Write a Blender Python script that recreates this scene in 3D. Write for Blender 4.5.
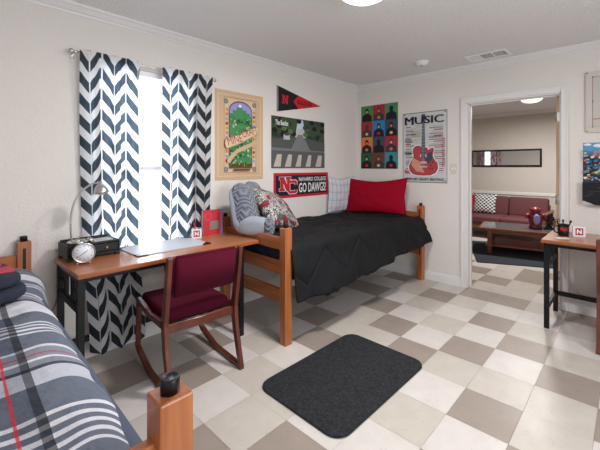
import bpy, bmesh, math, random
from mathutils import Vector, Matrix, noise
PI = math.pi
random.seed(7)
scene = bpy.context.scene
col = scene.collection
for o in list(bpy.data.objects): bpy.data.objects.remove(o)

# ---------------------------------------------------------------- camera
cam_d = bpy.data.cameras.new('camera'); cam = bpy.data.objects.new('camera', cam_d); col.objects.link(cam)
cam_d.sensor_width = 36.0; cam_d.lens = 347.25*36/600
cam_d.shift_x = -19.74/600; cam_d.shift_y = -58.0/600
cam_d.clip_start = 0.05; cam_d.clip_end = 200
cam.location = (-2.162, -0.7488, 1.34)
cam.rotation_euler = (PI/2, 0, 0.7322 - PI/2)
scene.camera = cam

# ---------------------------------------------------------------- world, lights, exposure
w = bpy.data.worlds.new('world'); scene.world = w; w.use_nodes = True
w.node_tree.nodes['Background'].inputs[0].default_value = (0.86, 0.93, 1.0, 1)
w.node_tree.nodes['Background'].inputs[1].default_value = 2.0
scene.view_settings.view_transform = 'Standard'
scene.view_settings.look = 'None'
scene.view_settings.gamma = 1
scene.view_settings.use_curve_mapping = False
scene.view_settings.exposure = 0.0

def area(name, loc, rot, sx, sy, power, color, shape='RECTANGLE'):
    d = bpy.data.lights.new(name, 'AREA'); d.shape = shape; d.size = sx; d.size_y = sy
    d.energy = power; d.color = color
    o = bpy.data.objects.new(name, d); o.location = loc; o.rotation_euler = rot
    col.objects.link(o); return o
# daylight at the bedroom window, fill light added behind the camera, and both ceiling lamps
area('window_daylight', (-1.04, 2.75, 1.6), (-PI/2+0.15, 0, 0.0), 1.1, 1.8, 50, (0.80, 0.90, 1.0))
area('rear_fill_light', (-1.0, -2.5, 1.5), (PI/2, 0, 0), 1.6, 1.3, 48, (0.95, 0.97, 1.0))
area('ceiling_lamp_glow', (-0.42, 0.46, 2.31), (0, 0, 0), 0.3, 0.3, 34, (1.0, 0.97, 0.94), 'DISK')
area('living_lamp_glow', (4.1, 0.42, 2.30), (0, 0, 0), 0.34, 0.34, 62, (1.0, 0.97, 0.93), 'DISK')

# ---------------------------------------------------------------- materials
def s2l(c):
    return tuple((v/12.92 if v <= 0.04045 else ((v+0.055)/1.055)**2.4) for v in [x/255 for x in c])
MATS = {}
def mat(name, rgb, rough=0.5, metal=0.0, bump=None, vary=None, spec=0.5, coat=0, sheen=0, emit=None, alpha=None):
    """rgb in sRGB 0-255; bump=(scale, strength); vary=(scale, amount)"""
    if name in MATS: return MATS[name]
    m = bpy.data.materials.new(name); m.use_nodes = True
    nt = m.node_tree; b = nt.nodes['Principled BSDF']; L = nt.links
    c = s2l(rgb); b.inputs['Base Color'].default_value = (*c, 1)
    b.inputs['Roughness'].default_value = rough; b.inputs['Metallic'].default_value = metal
    b.inputs['Specular IOR Level'].default_value = spec
    b.inputs['Coat Weight'].default_value = coat
    b.inputs['Sheen Weight'].default_value = sheen
    if emit:
        b.inputs['Emission Color'].default_value = (*s2l(emit[0]), 1); b.inputs['Emission Strength'].default_value = emit[1]
    tc = nt.nodes.new('ShaderNodeTexCoord')
    if vary:
        n = nt.nodes.new('ShaderNodeTexNoise'); n.inputs['Scale'].default_value = vary[0]; n.inputs['Detail'].default_value = 4
        L.new(tc.outputs['Object'], n.inputs['Vector'])
        mx = nt.nodes.new('ShaderNodeMix'); mx.data_type = 'RGBA'
        mx.inputs[6].default_value = (*[v*(1-vary[1]) for v in c], 1); mx.inputs[7].default_value = (*[min(1, v*(1+vary[1])) for v in c], 1)
        L.new(n.outputs[0], mx.inputs[0]); L.new(mx.outputs[2], b.inputs['Base Color'])
    if bump:
        n = nt.nodes.new('ShaderNodeTexNoise'); n.inputs['Scale'].default_value = bump[0]; n.inputs['Detail'].default_value = 3
        L.new(tc.outputs['Object'], n.inputs['Vector'])
        bp = nt.nodes.new('ShaderNodeBump'); bp.inputs['Strength'].default_value = bump[1]; bp.inputs['Distance'].default_value = 0.01
        L.new(n.outputs[0], bp.inputs['Height']); L.new(bp.outputs[0], b.inputs['Normal'])
    MATS[name] = m; return m

def wood(name, dark, light, rough=0.35, scale=(2, 30, 30), coat=0.2):
    m = bpy.data.materials.new(name); m.use_nodes = True
    nt = m.node_tree; b = nt.nodes['Principled BSDF']; L = nt.links
    tc = nt.nodes.new('ShaderNodeTexCoord'); mp = nt.nodes.new('ShaderNodeMapping'); mp.inputs['Scale'].default_value = scale
    L.new(tc.outputs['Object'], mp.inputs[0])
    n = nt.nodes.new('ShaderNodeTexNoise'); n.inputs['Scale'].default_value = 1.0; n.inputs['Detail'].default_value = 6; n.inputs['Distortion'].default_value = 0.6
    L.new(mp.outputs[0], n.inputs['Vector'])
    r = nt.nodes.new('ShaderNodeValToRGB'); r.color_ramp.elements[0].position = 0.3; r.color_ramp.elements[1].position = 0.7
    r.color_ramp.elements[0].color = (*s2l(dark), 1); r.color_ramp.elements[1].color = (*s2l(light), 1)
    L.new(n.outputs[0], r.inputs[0]); L.new(r.outputs[0], b.inputs['Base Color'])
    b.inputs['Roughness'].default_value = rough; b.inputs['Coat Weight'].default_value = coat
    MATS[name] = m; return m

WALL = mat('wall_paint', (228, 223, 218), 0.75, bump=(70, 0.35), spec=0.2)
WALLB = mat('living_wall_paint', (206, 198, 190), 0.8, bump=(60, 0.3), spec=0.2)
CEIL = mat('ceiling_paint', (234, 233, 233), 0.9, bump=(55, 0.9), spec=0.1)
TRIM = mat('white_trim', (228, 226, 226), 0.4, spec=0.4)
WHITE = mat('white_plastic', (236, 236, 238), 0.35)
BLACKM = mat('black_metal', (10, 11, 14), 0.45, spec=0.35)
BLACKP = mat('black_plastic', (9, 10, 13), 0.35, spec=0.4)
CHROME = mat('brushed_steel', (200, 198, 194), 0.28, metal=1.0)
ROD = mat('rod_steel', (196, 194, 192), 0.25, metal=1.0)
BEDW = wood('honey_oak_post', (150, 84, 44), (184, 112, 62), 0.35, (40, 40, 2.5))
BEDWX = wood('honey_oak_rail_x', (150, 84, 44), (184, 112, 62), 0.35, (2.5, 40, 40))
BEDWY = wood('honey_oak_rail_y', (150, 84, 44), (184, 112, 62), 0.35, (40, 2.5, 40))
DESKW = wood('oak_desk_top', (164, 102, 66), (188, 124, 82), 0.28, (3, 40, 10), 0.3)
DESKE = wood('oak_desk_edge', (140, 78, 40), (168, 98, 54), 0.35, (3, 30, 30))
CHAIRW = wood('mahogany_frame', (78, 34, 22), (114, 54, 36), 0.42, (20, 20, 4), 0.1)
SOFAW = wood('living_wood', (120, 72, 42), (150, 96, 58), 0.4, (20, 4, 20))
TABW = wood('coffee_table_wood', (104, 54, 36), (140, 78, 52), 0.3, (20, 4, 20))
DOORW = wood('birch_door', (202, 172, 142), (222, 196, 166), 0.4, (30, 30, 3))
MAROON = mat('maroon_fabric', (84, 20, 40), 0.95, bump=(600, 0.3), vary=(350, 0.25), spec=0.1)
SOFAF = mat('dusty_rose_fabric', (106, 66, 70), 0.95, bump=(300, 0.2), vary=(200, 0.15), spec=0.1)
QUILT = mat('black_quilt_cloth', (24, 24, 27), 0.85, bump=(220, 0.15), spec=0.25)
NAVY = mat('navy_cloth', (30, 40, 60), 0.85, bump=(30, 0.6))
RUG = mat('black_rug_pile', (36, 38, 44), 0.97, bump=(160, 1.0), vary=(60, 0.9))
RUGL = mat('dark_blue_living_rug', (38, 46, 58), 0.95, bump=(200, 0.6), vary=(120, 0.2))
RED = mat('crimson_pillow_cloth', (146, 4, 34), 0.9, bump=(150, 0.1), spec=0.15)
GREYP = mat('grey_plush', (128, 136, 148), 0.95, sheen=0.5, vary=(60, 0.08))
LGREYP = mat('pale_grey_plush', (154, 162, 176), 0.95, sheen=0.3, vary=(30, 0.05))
MATTRESS = mat('blue_grey_mattress', (70, 80, 100), 0.7)

_nt = RUG.node_tree; _b = _nt.nodes['Principled BSDF']; _tc = _nt.nodes.new('ShaderNodeTexCoord')
_n = _nt.nodes.new('ShaderNodeTexNoise'); _n.inputs['Scale'].default_value = 55; _n.inputs['Detail'].default_value = 8; _n.inputs['Roughness'].default_value = 0.8
_r = _nt.nodes.new('ShaderNodeValToRGB'); _r.color_ramp.elements[0].position = 0.38; _r.color_ramp.elements[0].color = (*s2l((12, 13, 16)), 1)
_r.color_ramp.elements[1].position = 0.72; _r.color_ramp.elements[1].color = (*s2l((60, 64, 72)), 1)
_nt.links.new(_tc.outputs['Object'], _n.inputs['Vector']); _nt.links.new(_n.outputs[0], _r.inputs[0]); _nt.links.new(_r.outputs[0], _b.inputs['Base Color'])

# ---------------------------------------------------------------- object helpers
def link(name, me, parent=None):
    o = bpy.data.objects.new(name, me); col.objects.link(o)
    if parent: o.parent = parent
    return o
def tag(o, label=None, cat=None, group=None, kind=None):
    if label: o['label'] = label
    if cat: o['category'] = cat
    if group: o['group'] = group
    if kind: o['kind'] = kind
    return o
def thing(name, loc, label, cat, group=None, rz=0):
    o = bpy.data.objects.new(name, None); o.empty_display_size = 0.05; col.objects.link(o)
    o.location = loc; o.rotation_euler = (0, 0, rz)
    return tag(o, label, cat, group)
def copy_tree(o, parent=None):
    c = o.copy(); col.objects.link(c); c.parent = parent
    for ch in list(o.children): copy_tree(ch, c)
    return c

class MB:
    """collects shapes with materials into one mesh"""
    def __init__(s): s.bm = bmesh.new(); s.mats = []; s.uv = None
    def mi(s, m):
        if m not in s.mats: s.mats.append(m)
        return s.mats.index(m)
    def poly(s, pts, m, smooth=False):
        f = s.bm.faces.new([s.bm.verts.new(p) for p in pts]); f.material_index = s.mi(m); f.smooth = smooth; return f
    def box(s, a, b, m, bev=0, seg=1, xf=None, skip=None):
        t = bmesh.new(); bmesh.ops.create_cube(t, size=1)
        c = [(a[i]+b[i])/2 for i in range(3)]; d = [abs(b[i]-a[i]) for i in range(3)]
        for v in t.verts: v.co = Vector((c[0]+v.co.x*d[0], c[1]+v.co.y*d[1], c[2]+v.co.z*d[2]))
        if bev: bmesh.ops.bevel(t, geom=list(t.edges), offset=bev, segments=seg, profile=0.5, affect='EDGES')
        if xf: t.transform(xf)
        s.merge(t, m, smooth=seg > 2)
        return s
    def merge(s, t, m, smooth=False):
        i = s.mi(m); vm = {}
        for v in t.verts: vm[v] = s.bm.verts.new(v.co)
        for f in t.faces:
            g = s.bm.faces.new([vm[v] for v in f.verts]); g.material_index = i; g.smooth = smooth
        t.free()
    def lathe(s, prof, m, n=24, xf=None, smooth=True):
        """prof: list of (r,z), revolved about z"""
        t = bmesh.new(); rings = []
        for r, z in prof:
            if r < 1e-6: rings.append([t.verts.new((0, 0, z))])
            else: rings.append([t.verts.new((r*math.cos(2*PI*k/n), r*math.sin(2*PI*k/n), z)) for k in range(n)])
        for A, B in zip(rings, rings[1:]):
            for k in range(n):
                q = [A[k % len(A)], A[(k+1) % len(A)], B[(k+1) % len(B)], B[k % len(B)]]
                u = []
                for v in q:
                    if v not in u: u.append(v)
                if len(u) > 2: t.faces.new(u)
        if xf: t.transform(xf)
        s.merge(t, m, smooth); return s
    def cyl(s, p, q, r, m, n=16, r2=None, smooth=True):
        p = Vector(p); q = Vector(q); d = q-p; L = d.length
        xf = Matrix.Translation(p) @ d.to_track_quat('Z', 'Y').to_matrix().to_4x4()
        r2 = r if r2 is None else r2
        t = bmesh.new()
        A = [t.verts.new((r*math.cos(2*PI*k/n), r*math.sin(2*PI*k/n), 0)) for k in range(n)]
        B = [t.verts.new((r2*math.cos(2*PI*k/n), r2*math.sin(2*PI*k/n), L)) for k in range(n)]
        for k in range(n): t.faces.new([A[k], A[(k+1) % n], B[(k+1) % n], B[k]])
        t.faces.new(A[::-1]); t.faces.new(B)
        t.transform(xf); s.merge(t, m, smooth); return s
    def tube(s, pts, r, m, n=10):
        pts = [Vector(p) for p in pts]; t = bmesh.new(); rings = []
        for i, p in enumerate(pts):
            d = (pts[min(i+1, len(pts)-1)]-pts[max(i-1, 0)]).normalized()
            q = d.to_track_quat('Z', 'Y'); rr = r[i] if isinstance(r, (list, tuple)) else r
            rings.append([t.verts.new(p+q @ Vector((rr*math.cos(2*PI*k/n), rr*math.sin(2*PI*k/n), 0))) for k in range(n)])
        for A, B in zip(rings, rings[1:]):
            for k in range(n): t.faces.new([A[k], A[(k+1) % n], B[(k+1) % n], B[k]])
        t.faces.new(rings[0][::-1]); t.faces.new(rings[-1]); s.merge(t, m, True); return s
    def bar(s, pts, wd, th, m, side=(1, 0, 0), bev=0.002):
        """rectangular section swept along pts, width wd along `side`, thickness th across"""
        pts = [Vector(p) for p in pts]; sd = Vector(side).normalized(); t = bmesh.new(); rings = []
        for i, p in enumerate(pts):
            d = (pts[min(i+1, len(pts)-1)]-pts[max(i-1, 0)]).normalized()
            nn = d.cross(sd).normalized()
            thk = th[i] if isinstance(th, (list, tuple)) else th
            rings.append([t.verts.new(p+sd*a*wd/2+nn*b*thk/2) for a, b in ((-1, -1), (1, -1), (1, 1), (-1, 1))])
        for A, B in zip(rings, rings[1:]):
            for k in range(4): t.faces.new([A[k], A[(k+1) % 4], B[(k+1) % 4], B[k]])
        t.faces.new(rings[0][::-1]); t.faces.new(rings[-1])
        bmesh.ops.recalc_face_normals(t, faces=t.faces)
        if bev:
            es = [e for e in t.edges if e.is_manifold and e.calc_face_angle(0) > 0.8]
            bmesh.ops.bevel(t, geom=es, offset=bev, segments=1, affect='EDGES')
        s.merge(t, m); return s
    def extrude(s, pts, dvec, m, xf=None, bev=0):
        """closed outline (3d points) extruded by dvec"""
        t = bmesh.new(); dv = Vector(dvec)
        A = [t.verts.new(p) for p in pts]; B = [t.verts.new(Vector(p)+dv) for p in pts]
        n = len(A); t.faces.new(A); t.faces.new(B[::-1])
        for k in range(n): t.faces.new([A[k], B[k], B[(k+1) % n], A[(k+1) % n]])
        bmesh.ops.recalc_face_normals(t, faces=t.faces)
        if bev: bmesh.ops.bevel(t, geom=[e for e in t.edges if e.calc_face_angle(0) > 0.6], offset=bev, segments=2, affect='EDGES')
        if xf: t.transform(xf)
        s.merge(t, m); return s
    def build(s, name, parent=None, recalc=True, solid=None, subd=0):
        if recalc: bmesh.ops.recalc_face_normals(s.bm, faces=s.bm.faces)
        me = bpy.data.meshes.new(name); s.bm.to_mesh(me); s.bm.free()
        for m in s.mats: me.materials.append(m)
        o = link(name, me, parent)
        if solid:
            md = o.modifiers.new('thick', 'SOLIDIFY'); md.thickness = solid; md.offset = 0
        if subd:
            md = o.modifiers.new('smooth', 'SUBSURF'); md.levels = subd; md.render_levels = subd
        return o
def T(x, y, z): return Matrix.Translation((x, y, z))
def R(a, ax): return Matrix.Rotation(a, 4, ax)
def structure(mb, name, parent=None):
    o = mb.build(name, parent)
    if not parent: o['kind'] = 'structure'
    return o

WA, WB = 2.106, 1.797          # inner faces of the window wall and of the door wall
XL, YR, CZ = -2.86, -2.70, 2.455
LX, LY0, LY1 = 5.75, -1.6, 4.1  # living room
TL = 0.3048

# ---------------------------------------------------------------- floor of vinyl tiles
def tile_mat(name, rgb):
    m = mat(name, rgb, 0.30, spec=0.32)
    nt = m.node_tree; L = nt.links; b = nt.nodes['Principled BSDF']
    tc = nt.nodes.new('ShaderNodeTexCoord')
    c = s2l(rgb)
    n = nt.nodes.new('ShaderNodeTexNoise'); n.inputs['Scale'].default_value = 9; n.inputs['Detail'].default_value = 6
    L.new(tc.outputs['Object'], n.inputs['Vector'])
    mx = nt.nodes.new('ShaderNodeMix'); mx.data_type = 'RGBA'
    mx.inputs[6].default_value = (*[v*0.88 for v in c], 1); mx.inputs[7].default_value = (*[min(1, v*1.12) for v in c], 1)
    L.new(n.outputs[0], mx.inputs[0])
    # flecks
    mp = nt.nodes.new('ShaderNodeMapping'); mp.inputs['Scale'].default_value = (38, 17, 1); mp.inputs['Rotation'].default_value = (0, 0, 0.5)
    L.new(tc.outputs['Object'], mp.inputs[0])
    v = nt.nodes.new('ShaderNodeTexVoronoi'); v.inputs['Scale'].default_value = 1.3
    L.new(mp.outputs[0], v.inputs['Vector'])
    r = nt.nodes.new('ShaderNodeValToRGB'); r.color_ramp.elements[0].position = 0.09; r.color_ramp.elements[1].position = 0.15
    r.color_ramp.elements[0].color = (1, 1, 1, 1); r.color_ramp.elements[1].color = (0, 0, 0, 1)
    L.new(v.outputs['Distance'], r.inputs[0])
    m2 = nt.nodes.new('ShaderNodeMix'); m2.data_type = 'RGBA'
    m2.inputs[7].default_value = (*[v_*0.62 for v_ in c], 1)
    mm = nt.nodes.new('ShaderNodeMath'); mm.operation = 'MULTIPLY'; mm.inputs[1].default_value = 0.55
    L.new(r.outputs[0], mm.inputs[0]); L.new(mm.outputs[0], m2.inputs[0]); L.new(mx.outputs[2], m2.inputs[6])
    L.new(m2.outputs[2], b.inputs['Base Color'])
    n2 = nt.nodes.new('ShaderNodeTexNoise'); n2.inputs['Scale'].default_value = 4; L.new(tc.outputs['Object'], n2.inputs['Vector'])
    mr = nt.nodes.new('ShaderNodeMapRange'); mr.inputs[3].default_value = 0.28; mr.inputs[4].default_value = 0.50
    L.new(n2.outputs[0], mr.inputs[0]); L.new(mr.outputs[0], b.inputs['Roughness'])
    return m
TLm = tile_mat('vinyl_tile_light', (214, 208, 204)); TMm = tile_mat('vinyl_tile_beige', (198, 191, 182)); TDm = tile_mat('vinyl_tile_taupe', (158, 146, 137))
GROUT = mat('tile_joint', (166, 157, 149), 0.7)
known = {}
def K(s):
    for it in s.split():
        a, b, c = it.split(','); known[(int(a), int(b))] = c
K('-1,0,D 1,-1,D 1,0,L 2,0,D 0,0,M 0,-1,M -1,-1,L -2,0,L -2,-1,M 0,1,M -1,1,M 1,1,D 2,1,M 3,1,L 3,0,M 4,0,L 5,0,M 3,-1,D 2,-1,L 4,-1,L 5,-1,D 5,-2,D 6,-2,M 6,-1,M 6,0,L 6,-3,D 7,-2,D 7,-1,M 8,-2,M 7,-3,L 7,0,D 8,-1,D 9,-1,D 8,0,L')
K('4,-3,D 5,-3,L 3,-3,M 4,-4,M 5,-4,M 3,-4,L 3,-2,L 4,-2,M 2,-2,M 2,-3,L 1,-3,D 1,-2,L 0,-2,D 2,-4,D 1,-4,M 0,-4,M 0,-3,M 0,-5,D 1,-5,L 2,-5,L 3,-5,D 4,-5,L 5,-5,D 1,-6,D 2,-6,M 3,-6,D -1,-5,L -1,-4,D -2,-4,L 0,-6,M -3,-4,M -3,-5,L -4,-4,L -4,-3,M -3,-3,M -4,-5,D -4,-2,D -5,-3,D -5,-2,D -3,-2,L')
K('-2,-5,M -5,-6,D -5,-5,L -4,-6,M -3,-6,D -4,-7,M -5,-7,M -6,-5,M 0,2,D 1,2,L 2,2,M 4,1,M 5,1,D -2,1,D -3,0,D -3,-1,L -5,-4,M -1,-6,M -2,-6,L -2,-7,D -3,-7,L')
f = MB()
f.box((XL-0.1, YR-0.1, -0.08), (LX+0.3, LY1+0.2, -0.003), GROUT)
for a in range(-10, 20):
    for b in range(-14, 10):
        x0, x1 = a*TL, (a+1)*TL; y1, y0 = -b*TL, -(b+1)*TL
        if x1 < XL-0.1 or y1 < YR-0.1 or (y0 > WA+0.1 and x1 < WB): continue
        c = known.get((a, b)) or random.Random(a*131+b*17+5).choice('LMMLD')
        m = {'L': TLm, 'M': TMm, 'D': TDm}[c]; g = 0.0007
        f.poly([(x0+g, y0+g, 0), (x1-g, y0+g, 0), (x1-g, y1-g, 0), (x0+g, y1-g, 0)], m)
structure(f, 'floor')

# ---------------------------------------------------------------- walls, ceiling
WX0, WX1, WZ0, WZ1 = -1.40, -0.70, 0.62, 2.10      # window opening
DY0, DY1, DZ = -0.252, 0.610, 2.046                # door opening
m_ = MB()
m_.box((XL, WA, 0), (WX0, WA+0.14, CZ), WALL); m_.box((WX1, WA, 0), (WB+0.12, WA+0.14, CZ), WALL)
m_.box((WX0, WA, 0), (WX1, WA+0.14, WZ0), WALL); m_.box((WX0, WA, WZ1), (WX1, WA+0.14, CZ), WALL)
structure(m_, 'wall_left')
m_ = MB()
m_.box((WB, DY1, 0), (WB+0.12, WA, CZ), WALL); m_.box((WB, YR, 0), (WB+0.12, DY0, CZ), WALL); m_.box((WB, DY0, DZ), (WB+0.12, DY1, CZ), WALL)
structure(m_, 'wall_right')
structure(MB().box((XL-0.12, YR-0.12, 0), (XL, WA+0.14, CZ), WALL), 'wall_far_left')
m_ = MB()
m_.box((XL, YR-0.12, 0), (-1.85, YR, CZ), WALL).box((-0.15, YR-0.12, 0), (WB+0.12, YR, CZ), WALL).box((-1.85, YR-0.12, 0), (-0.15, YR, 0.8), WALL).box((-1.85, YR-0.12, 2.2), (-0.15, YR, CZ), WALL)  # unseen opening added behind the camera to admit fill light
structure(m_, 'wall_back')
structure(MB().box((XL-0.12, YR-0.12, CZ), (LX+0.2, LY1+0.2, CZ+0.1), CEIL), 'ceiling')
# living room shell: far wall, two sides and the stretch of wall beside the bedroom with its window
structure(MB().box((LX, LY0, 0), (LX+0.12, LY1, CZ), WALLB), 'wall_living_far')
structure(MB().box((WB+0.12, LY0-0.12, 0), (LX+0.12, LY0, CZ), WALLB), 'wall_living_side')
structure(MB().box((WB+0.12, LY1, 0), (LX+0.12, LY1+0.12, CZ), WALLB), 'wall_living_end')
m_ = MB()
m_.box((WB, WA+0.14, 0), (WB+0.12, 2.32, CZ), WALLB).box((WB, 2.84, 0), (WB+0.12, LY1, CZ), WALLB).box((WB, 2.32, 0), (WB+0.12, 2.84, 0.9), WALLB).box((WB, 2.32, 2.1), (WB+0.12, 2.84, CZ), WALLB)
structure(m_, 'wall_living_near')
m_ = MB().box((WB+0.03, 2.32, 0.9), (WB+0.06, 2.84, 0.94), TRIM).box((WB+0.03, 2.32, 2.06), (WB+0.06, 2.84, 2.1), TRIM).box((WB+0.03, 2.32, 0.94), (WB+0.06, 2.36, 2.06), TRIM).box((WB+0.03, 2.80, 0.94), (WB+0.06, 2.84, 2.06), TRIM)
structure(m_, 'window_2')
# crown moulding
def crown(name, p, q, inward):
    p = Vector(p); q = Vector(q); n = Vector(inward)
    prof = [(0, 0), (0, -0.066), (0.008, -0.066), (0.012, -0.052), (0.022, -0.046), (0.040, -0.022), (0.052, -0.014), (0.056, 0)]
    mb = MB(); pts = [p+n*a+Vector((0, 0, b)) for a, b in prof]
    mb.extrude(pts, q-p, TRIM); structure(mb, name)
crown('trim_1', (XL, WA, CZ), (WB, WA, CZ), (0, -1, 0))
crown('trim_2', (WB, WA, CZ), (WB, YR, CZ), (-1, 0, 0))
crown('trim_3', (XL, YR, CZ), (WB, YR, CZ), (0, 1, 0))
crown('trim_4', (XL, YR, CZ), (XL, WA, CZ), (1, 0, 0))
crown('trim_5', (LX, LY0, CZ), (LX, LY1, CZ), (-1, 0, 0))
# baseboards
def base(name, p, q, inward):
    p = Vector(p); q = Vector(q); n = Vector(inward)
    prof = [(0, 0), (0.016, 0), (0.016, 0.07), (0.012, 0.078), (0.012, 0.088), (0.005, 0.1), (0, 0.1)]
    mb = MB(); mb.extrude([p+n*a+Vector((0, 0, b)) for a, b in prof], q-p, TRIM); structure(mb, name)
base('baseboard_left', (XL, WA, 0), (WB, WA, 0), (0, -1, 0))
base('baseboard_right', (WB, WA, 0), (WB, 0.675, 0), (-1, 0, 0))
base('baseboard_right_front', (WB, -0.31, 0), (WB, YR, 0), (-1, 0, 0))
base('baseboard_living', (LX, LY0, 0), (LX, LY1, 0), (-1, 0, 0))
structure(MB().box((LX-0.018, LY0, 0.77), (LX, LY1, 0.83), TRIM, 0.005), 'trim_6')
# door casing
m_ = MB()
def casing(mb, x, sx):
    for (ya, yb) in ((DY1, DY1+0.065), (DY0-0.06, DY0)):
        mb.box((x, ya, 0), (x+sx*0.016, yb, DZ+0.062), TRIM, 0.003)
    mb.box((x, DY0, DZ), (x+sx*0.016, DY1, DZ+0.062), TRIM, 0.003)
    mb.box((x+sx*0.016, DY1+0.045, 0), (x+sx*0.022, DY1+0.065, DZ+0.062), TRIM, 0.002)
    mb.box((x+sx*0.016, DY0-0.06, 0), (x+sx*0.022, DY0-0.042, DZ+0.062), TRIM, 0.002)
    mb.box((x+sx*0.016, DY0-0.042, DZ+0.044), (x+sx*0.022, DY1+0.045, DZ+0.062), TRIM, 0.002)
casing(m_, WB, -1); casing(m_, WB+0.12, 1)
m_.box((WB, DY1-0.012, 0), (WB+0.12, DY1, DZ), TRIM); m_.box((WB, DY0, 0), (WB+0.12, DY0+0.012, DZ), TRIM); m_.box((WB, DY0, DZ-0.012), (WB+0.12, DY1, DZ), TRIM)
m_.box((WB+0.05, DY1-0.024, 0), (WB+0.07, DY1-0.012, DZ-0.012), TRIM); m_.box((WB+0.05, DY0+0.012, DZ-0.024), (WB+0.07, DY1-0.012, DZ-0.012), TRIM)
structure(m_, 'trim_7')
# door leaf swung fully into the living room, seen on its hinge edge
d = thing('door_1', (WB+0.125, DY0+0.02, 0), None, None); d['kind'] = 'structure'; d.rotation_euler = (0, 0, 0.03)
MB().box((0, 0, 0.01), (0.83, 0.036, DZ-0.016), DOORW, 0.002).build('door_panel', d)
for z in (0.28, 1.02, 1.83):
    MB().box((-0.004, 0.004, z-0.045), (0.0, 0.032, z+0.045), ROD, 0.001).cyl((-0.006, 0.036, z-0.045), (-0.006, 0.036, z+0.045), 0.006, ROD).build('hinge', d)
MB().cyl((0.77, 0.036, 0.98), (0.77, 0.075, 0.98), 0.012, ROD).lathe([(0, 0), (0.02, 0.003), (0.027, 0.018), (0.02, 0.035), (0, 0.038)], ROD, xf=T(0.77, 0.07, 0.98) @ R(-PI/2, 'X')).build('door_knob', d)

# window
wn = thing('window_1', ((WX0+WX1)/2, WA+0.08, WZ0), None, None); wn['kind'] = 'structure'
ww = WX1-WX0; wh = WZ1-WZ0
m_ = MB()
m_.box((-ww/2, -0.02, 0), (-ww/2+0.04, 0.04, wh), TRIM).box((ww/2-0.04, -0.02, 0), (ww/2, 0.04, wh), TRIM)
m_.box((-ww/2+0.04, -0.02, 0), (ww/2-0.04, 0.04, 0.05), TRIM).box((-ww/2+0.04, -0.02, wh-0.04), (ww/2-0.04, 0.04, wh), TRIM)
m_.box((-ww/2+0.04, -0.02, 0.69), (ww/2-0.04, 0.03, 0.735), TRIM, 0.003)
m_.build('window_frame', wn)
MB().box((-ww/2-0.03, -0.12, -0.03), (ww/2+0.03, -0.0, 0.0), TRIM, 0.004).build('window_sill', wn)
gl = bpy.data.materials.new('window_glass'); gl.use_nodes = True; nt = gl.node_tree
tr = nt.nodes.new('ShaderNodeBsdfTransparent'); gs = nt.nodes.new('ShaderNodeBsdfGlossy'); gs.inputs['Roughness'].default_value = 0.02
mxs = nt.nodes.new('ShaderNodeMixShader'); mxs.inputs[0].default_value = 0.06
nt.links.new(tr.outputs[0], mxs.inputs[1]); nt.links.new(gs.outputs[0], mxs.inputs[2]); nt.links.new(mxs.outputs[0], nt.nodes['Material Output'].inputs[0])
MB().box((-ww/2+0.04, 0.008, 0.05), (ww/2-0.04, 0.012, wh-0.04), gl).build('pane', wn)

def cloth_mat(name, build_color, transl=0.45):
    m = bpy.data.materials.new(name); m.use_nodes = True; nt = m.node_tree; L = nt.links
    b = nt.nodes['Principled BSDF']; b.inputs['Roughness'].default_value = 0.9; b.inputs['Specular IOR Level'].default_value = 0.1
    t = nt.nodes.new('ShaderNodeBsdfTranslucent'); mx = nt.nodes.new('ShaderNodeMixShader'); mx.inputs[0].default_value = transl
    c = build_color(nt)
    if isinstance(c, tuple) and len(c) == 2: L.new(c[0], b.inputs['Base Color']); L.new(c[1], t.inputs[0])
    elif isinstance(c, tuple): b.inputs['Base Color'].default_value = c; t.inputs[0].default_value = c
    else: L.new(c, b.inputs['Base Color']); L.new(c, t.inputs[0])
    L.new(b.outputs[0], mx.inputs[1]); L.new(t.outputs[0], mx.inputs[2]); L.new(mx.outputs[0], nt.nodes['Material Output'].inputs[0])
    MATS[name] = m; return m
SLAT = cloth_mat('blind_slat', lambda nt: (0.9, 0.9, 0.9, 1), 0.5)

# window blind, hung inside the opening
bl = thing('window_blind', ((WX0+WX1)/2, WA+0.035, WZ0+0.01), 'white horizontal slat blind lowered in the window between the two curtains', 'blind')
MB().box((-ww/2+0.006, -0.022, wh-0.055), (ww/2-0.006, 0.022, wh-0.012), WHITE, 0.002).build('head_rail', bl)
m_ = MB(); z = 0.04
while z < wh-0.06:
    m_.box((-ww/2+0.01, -0.0115, -0.0006), (ww/2-0.01, 0.0115, 0.0006), SLAT, xf=T(0, 0, z) @ R(0.25, 'X')); z += 0.021
tag(m_.build('slats', bl), kind='stuff')
MB().box((-ww/2+0.01, -0.012, 0.0), (ww/2-0.01, 0.012, 0.016), WHITE, 0.003).build('bottom_rail', bl)
for x in (-0.2, 0.2): MB().cyl((x, -0.014, 0.01), (x, -0.014, wh-0.05), 0.0016, WHITE, 6).build('ladder_cord', bl)
MB().cyl((-0.28, -0.02, 0.75), (-0.28, -0.02, wh-0.06), 0.003, WHITE, 8).build('tilt_wand', bl)

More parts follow.
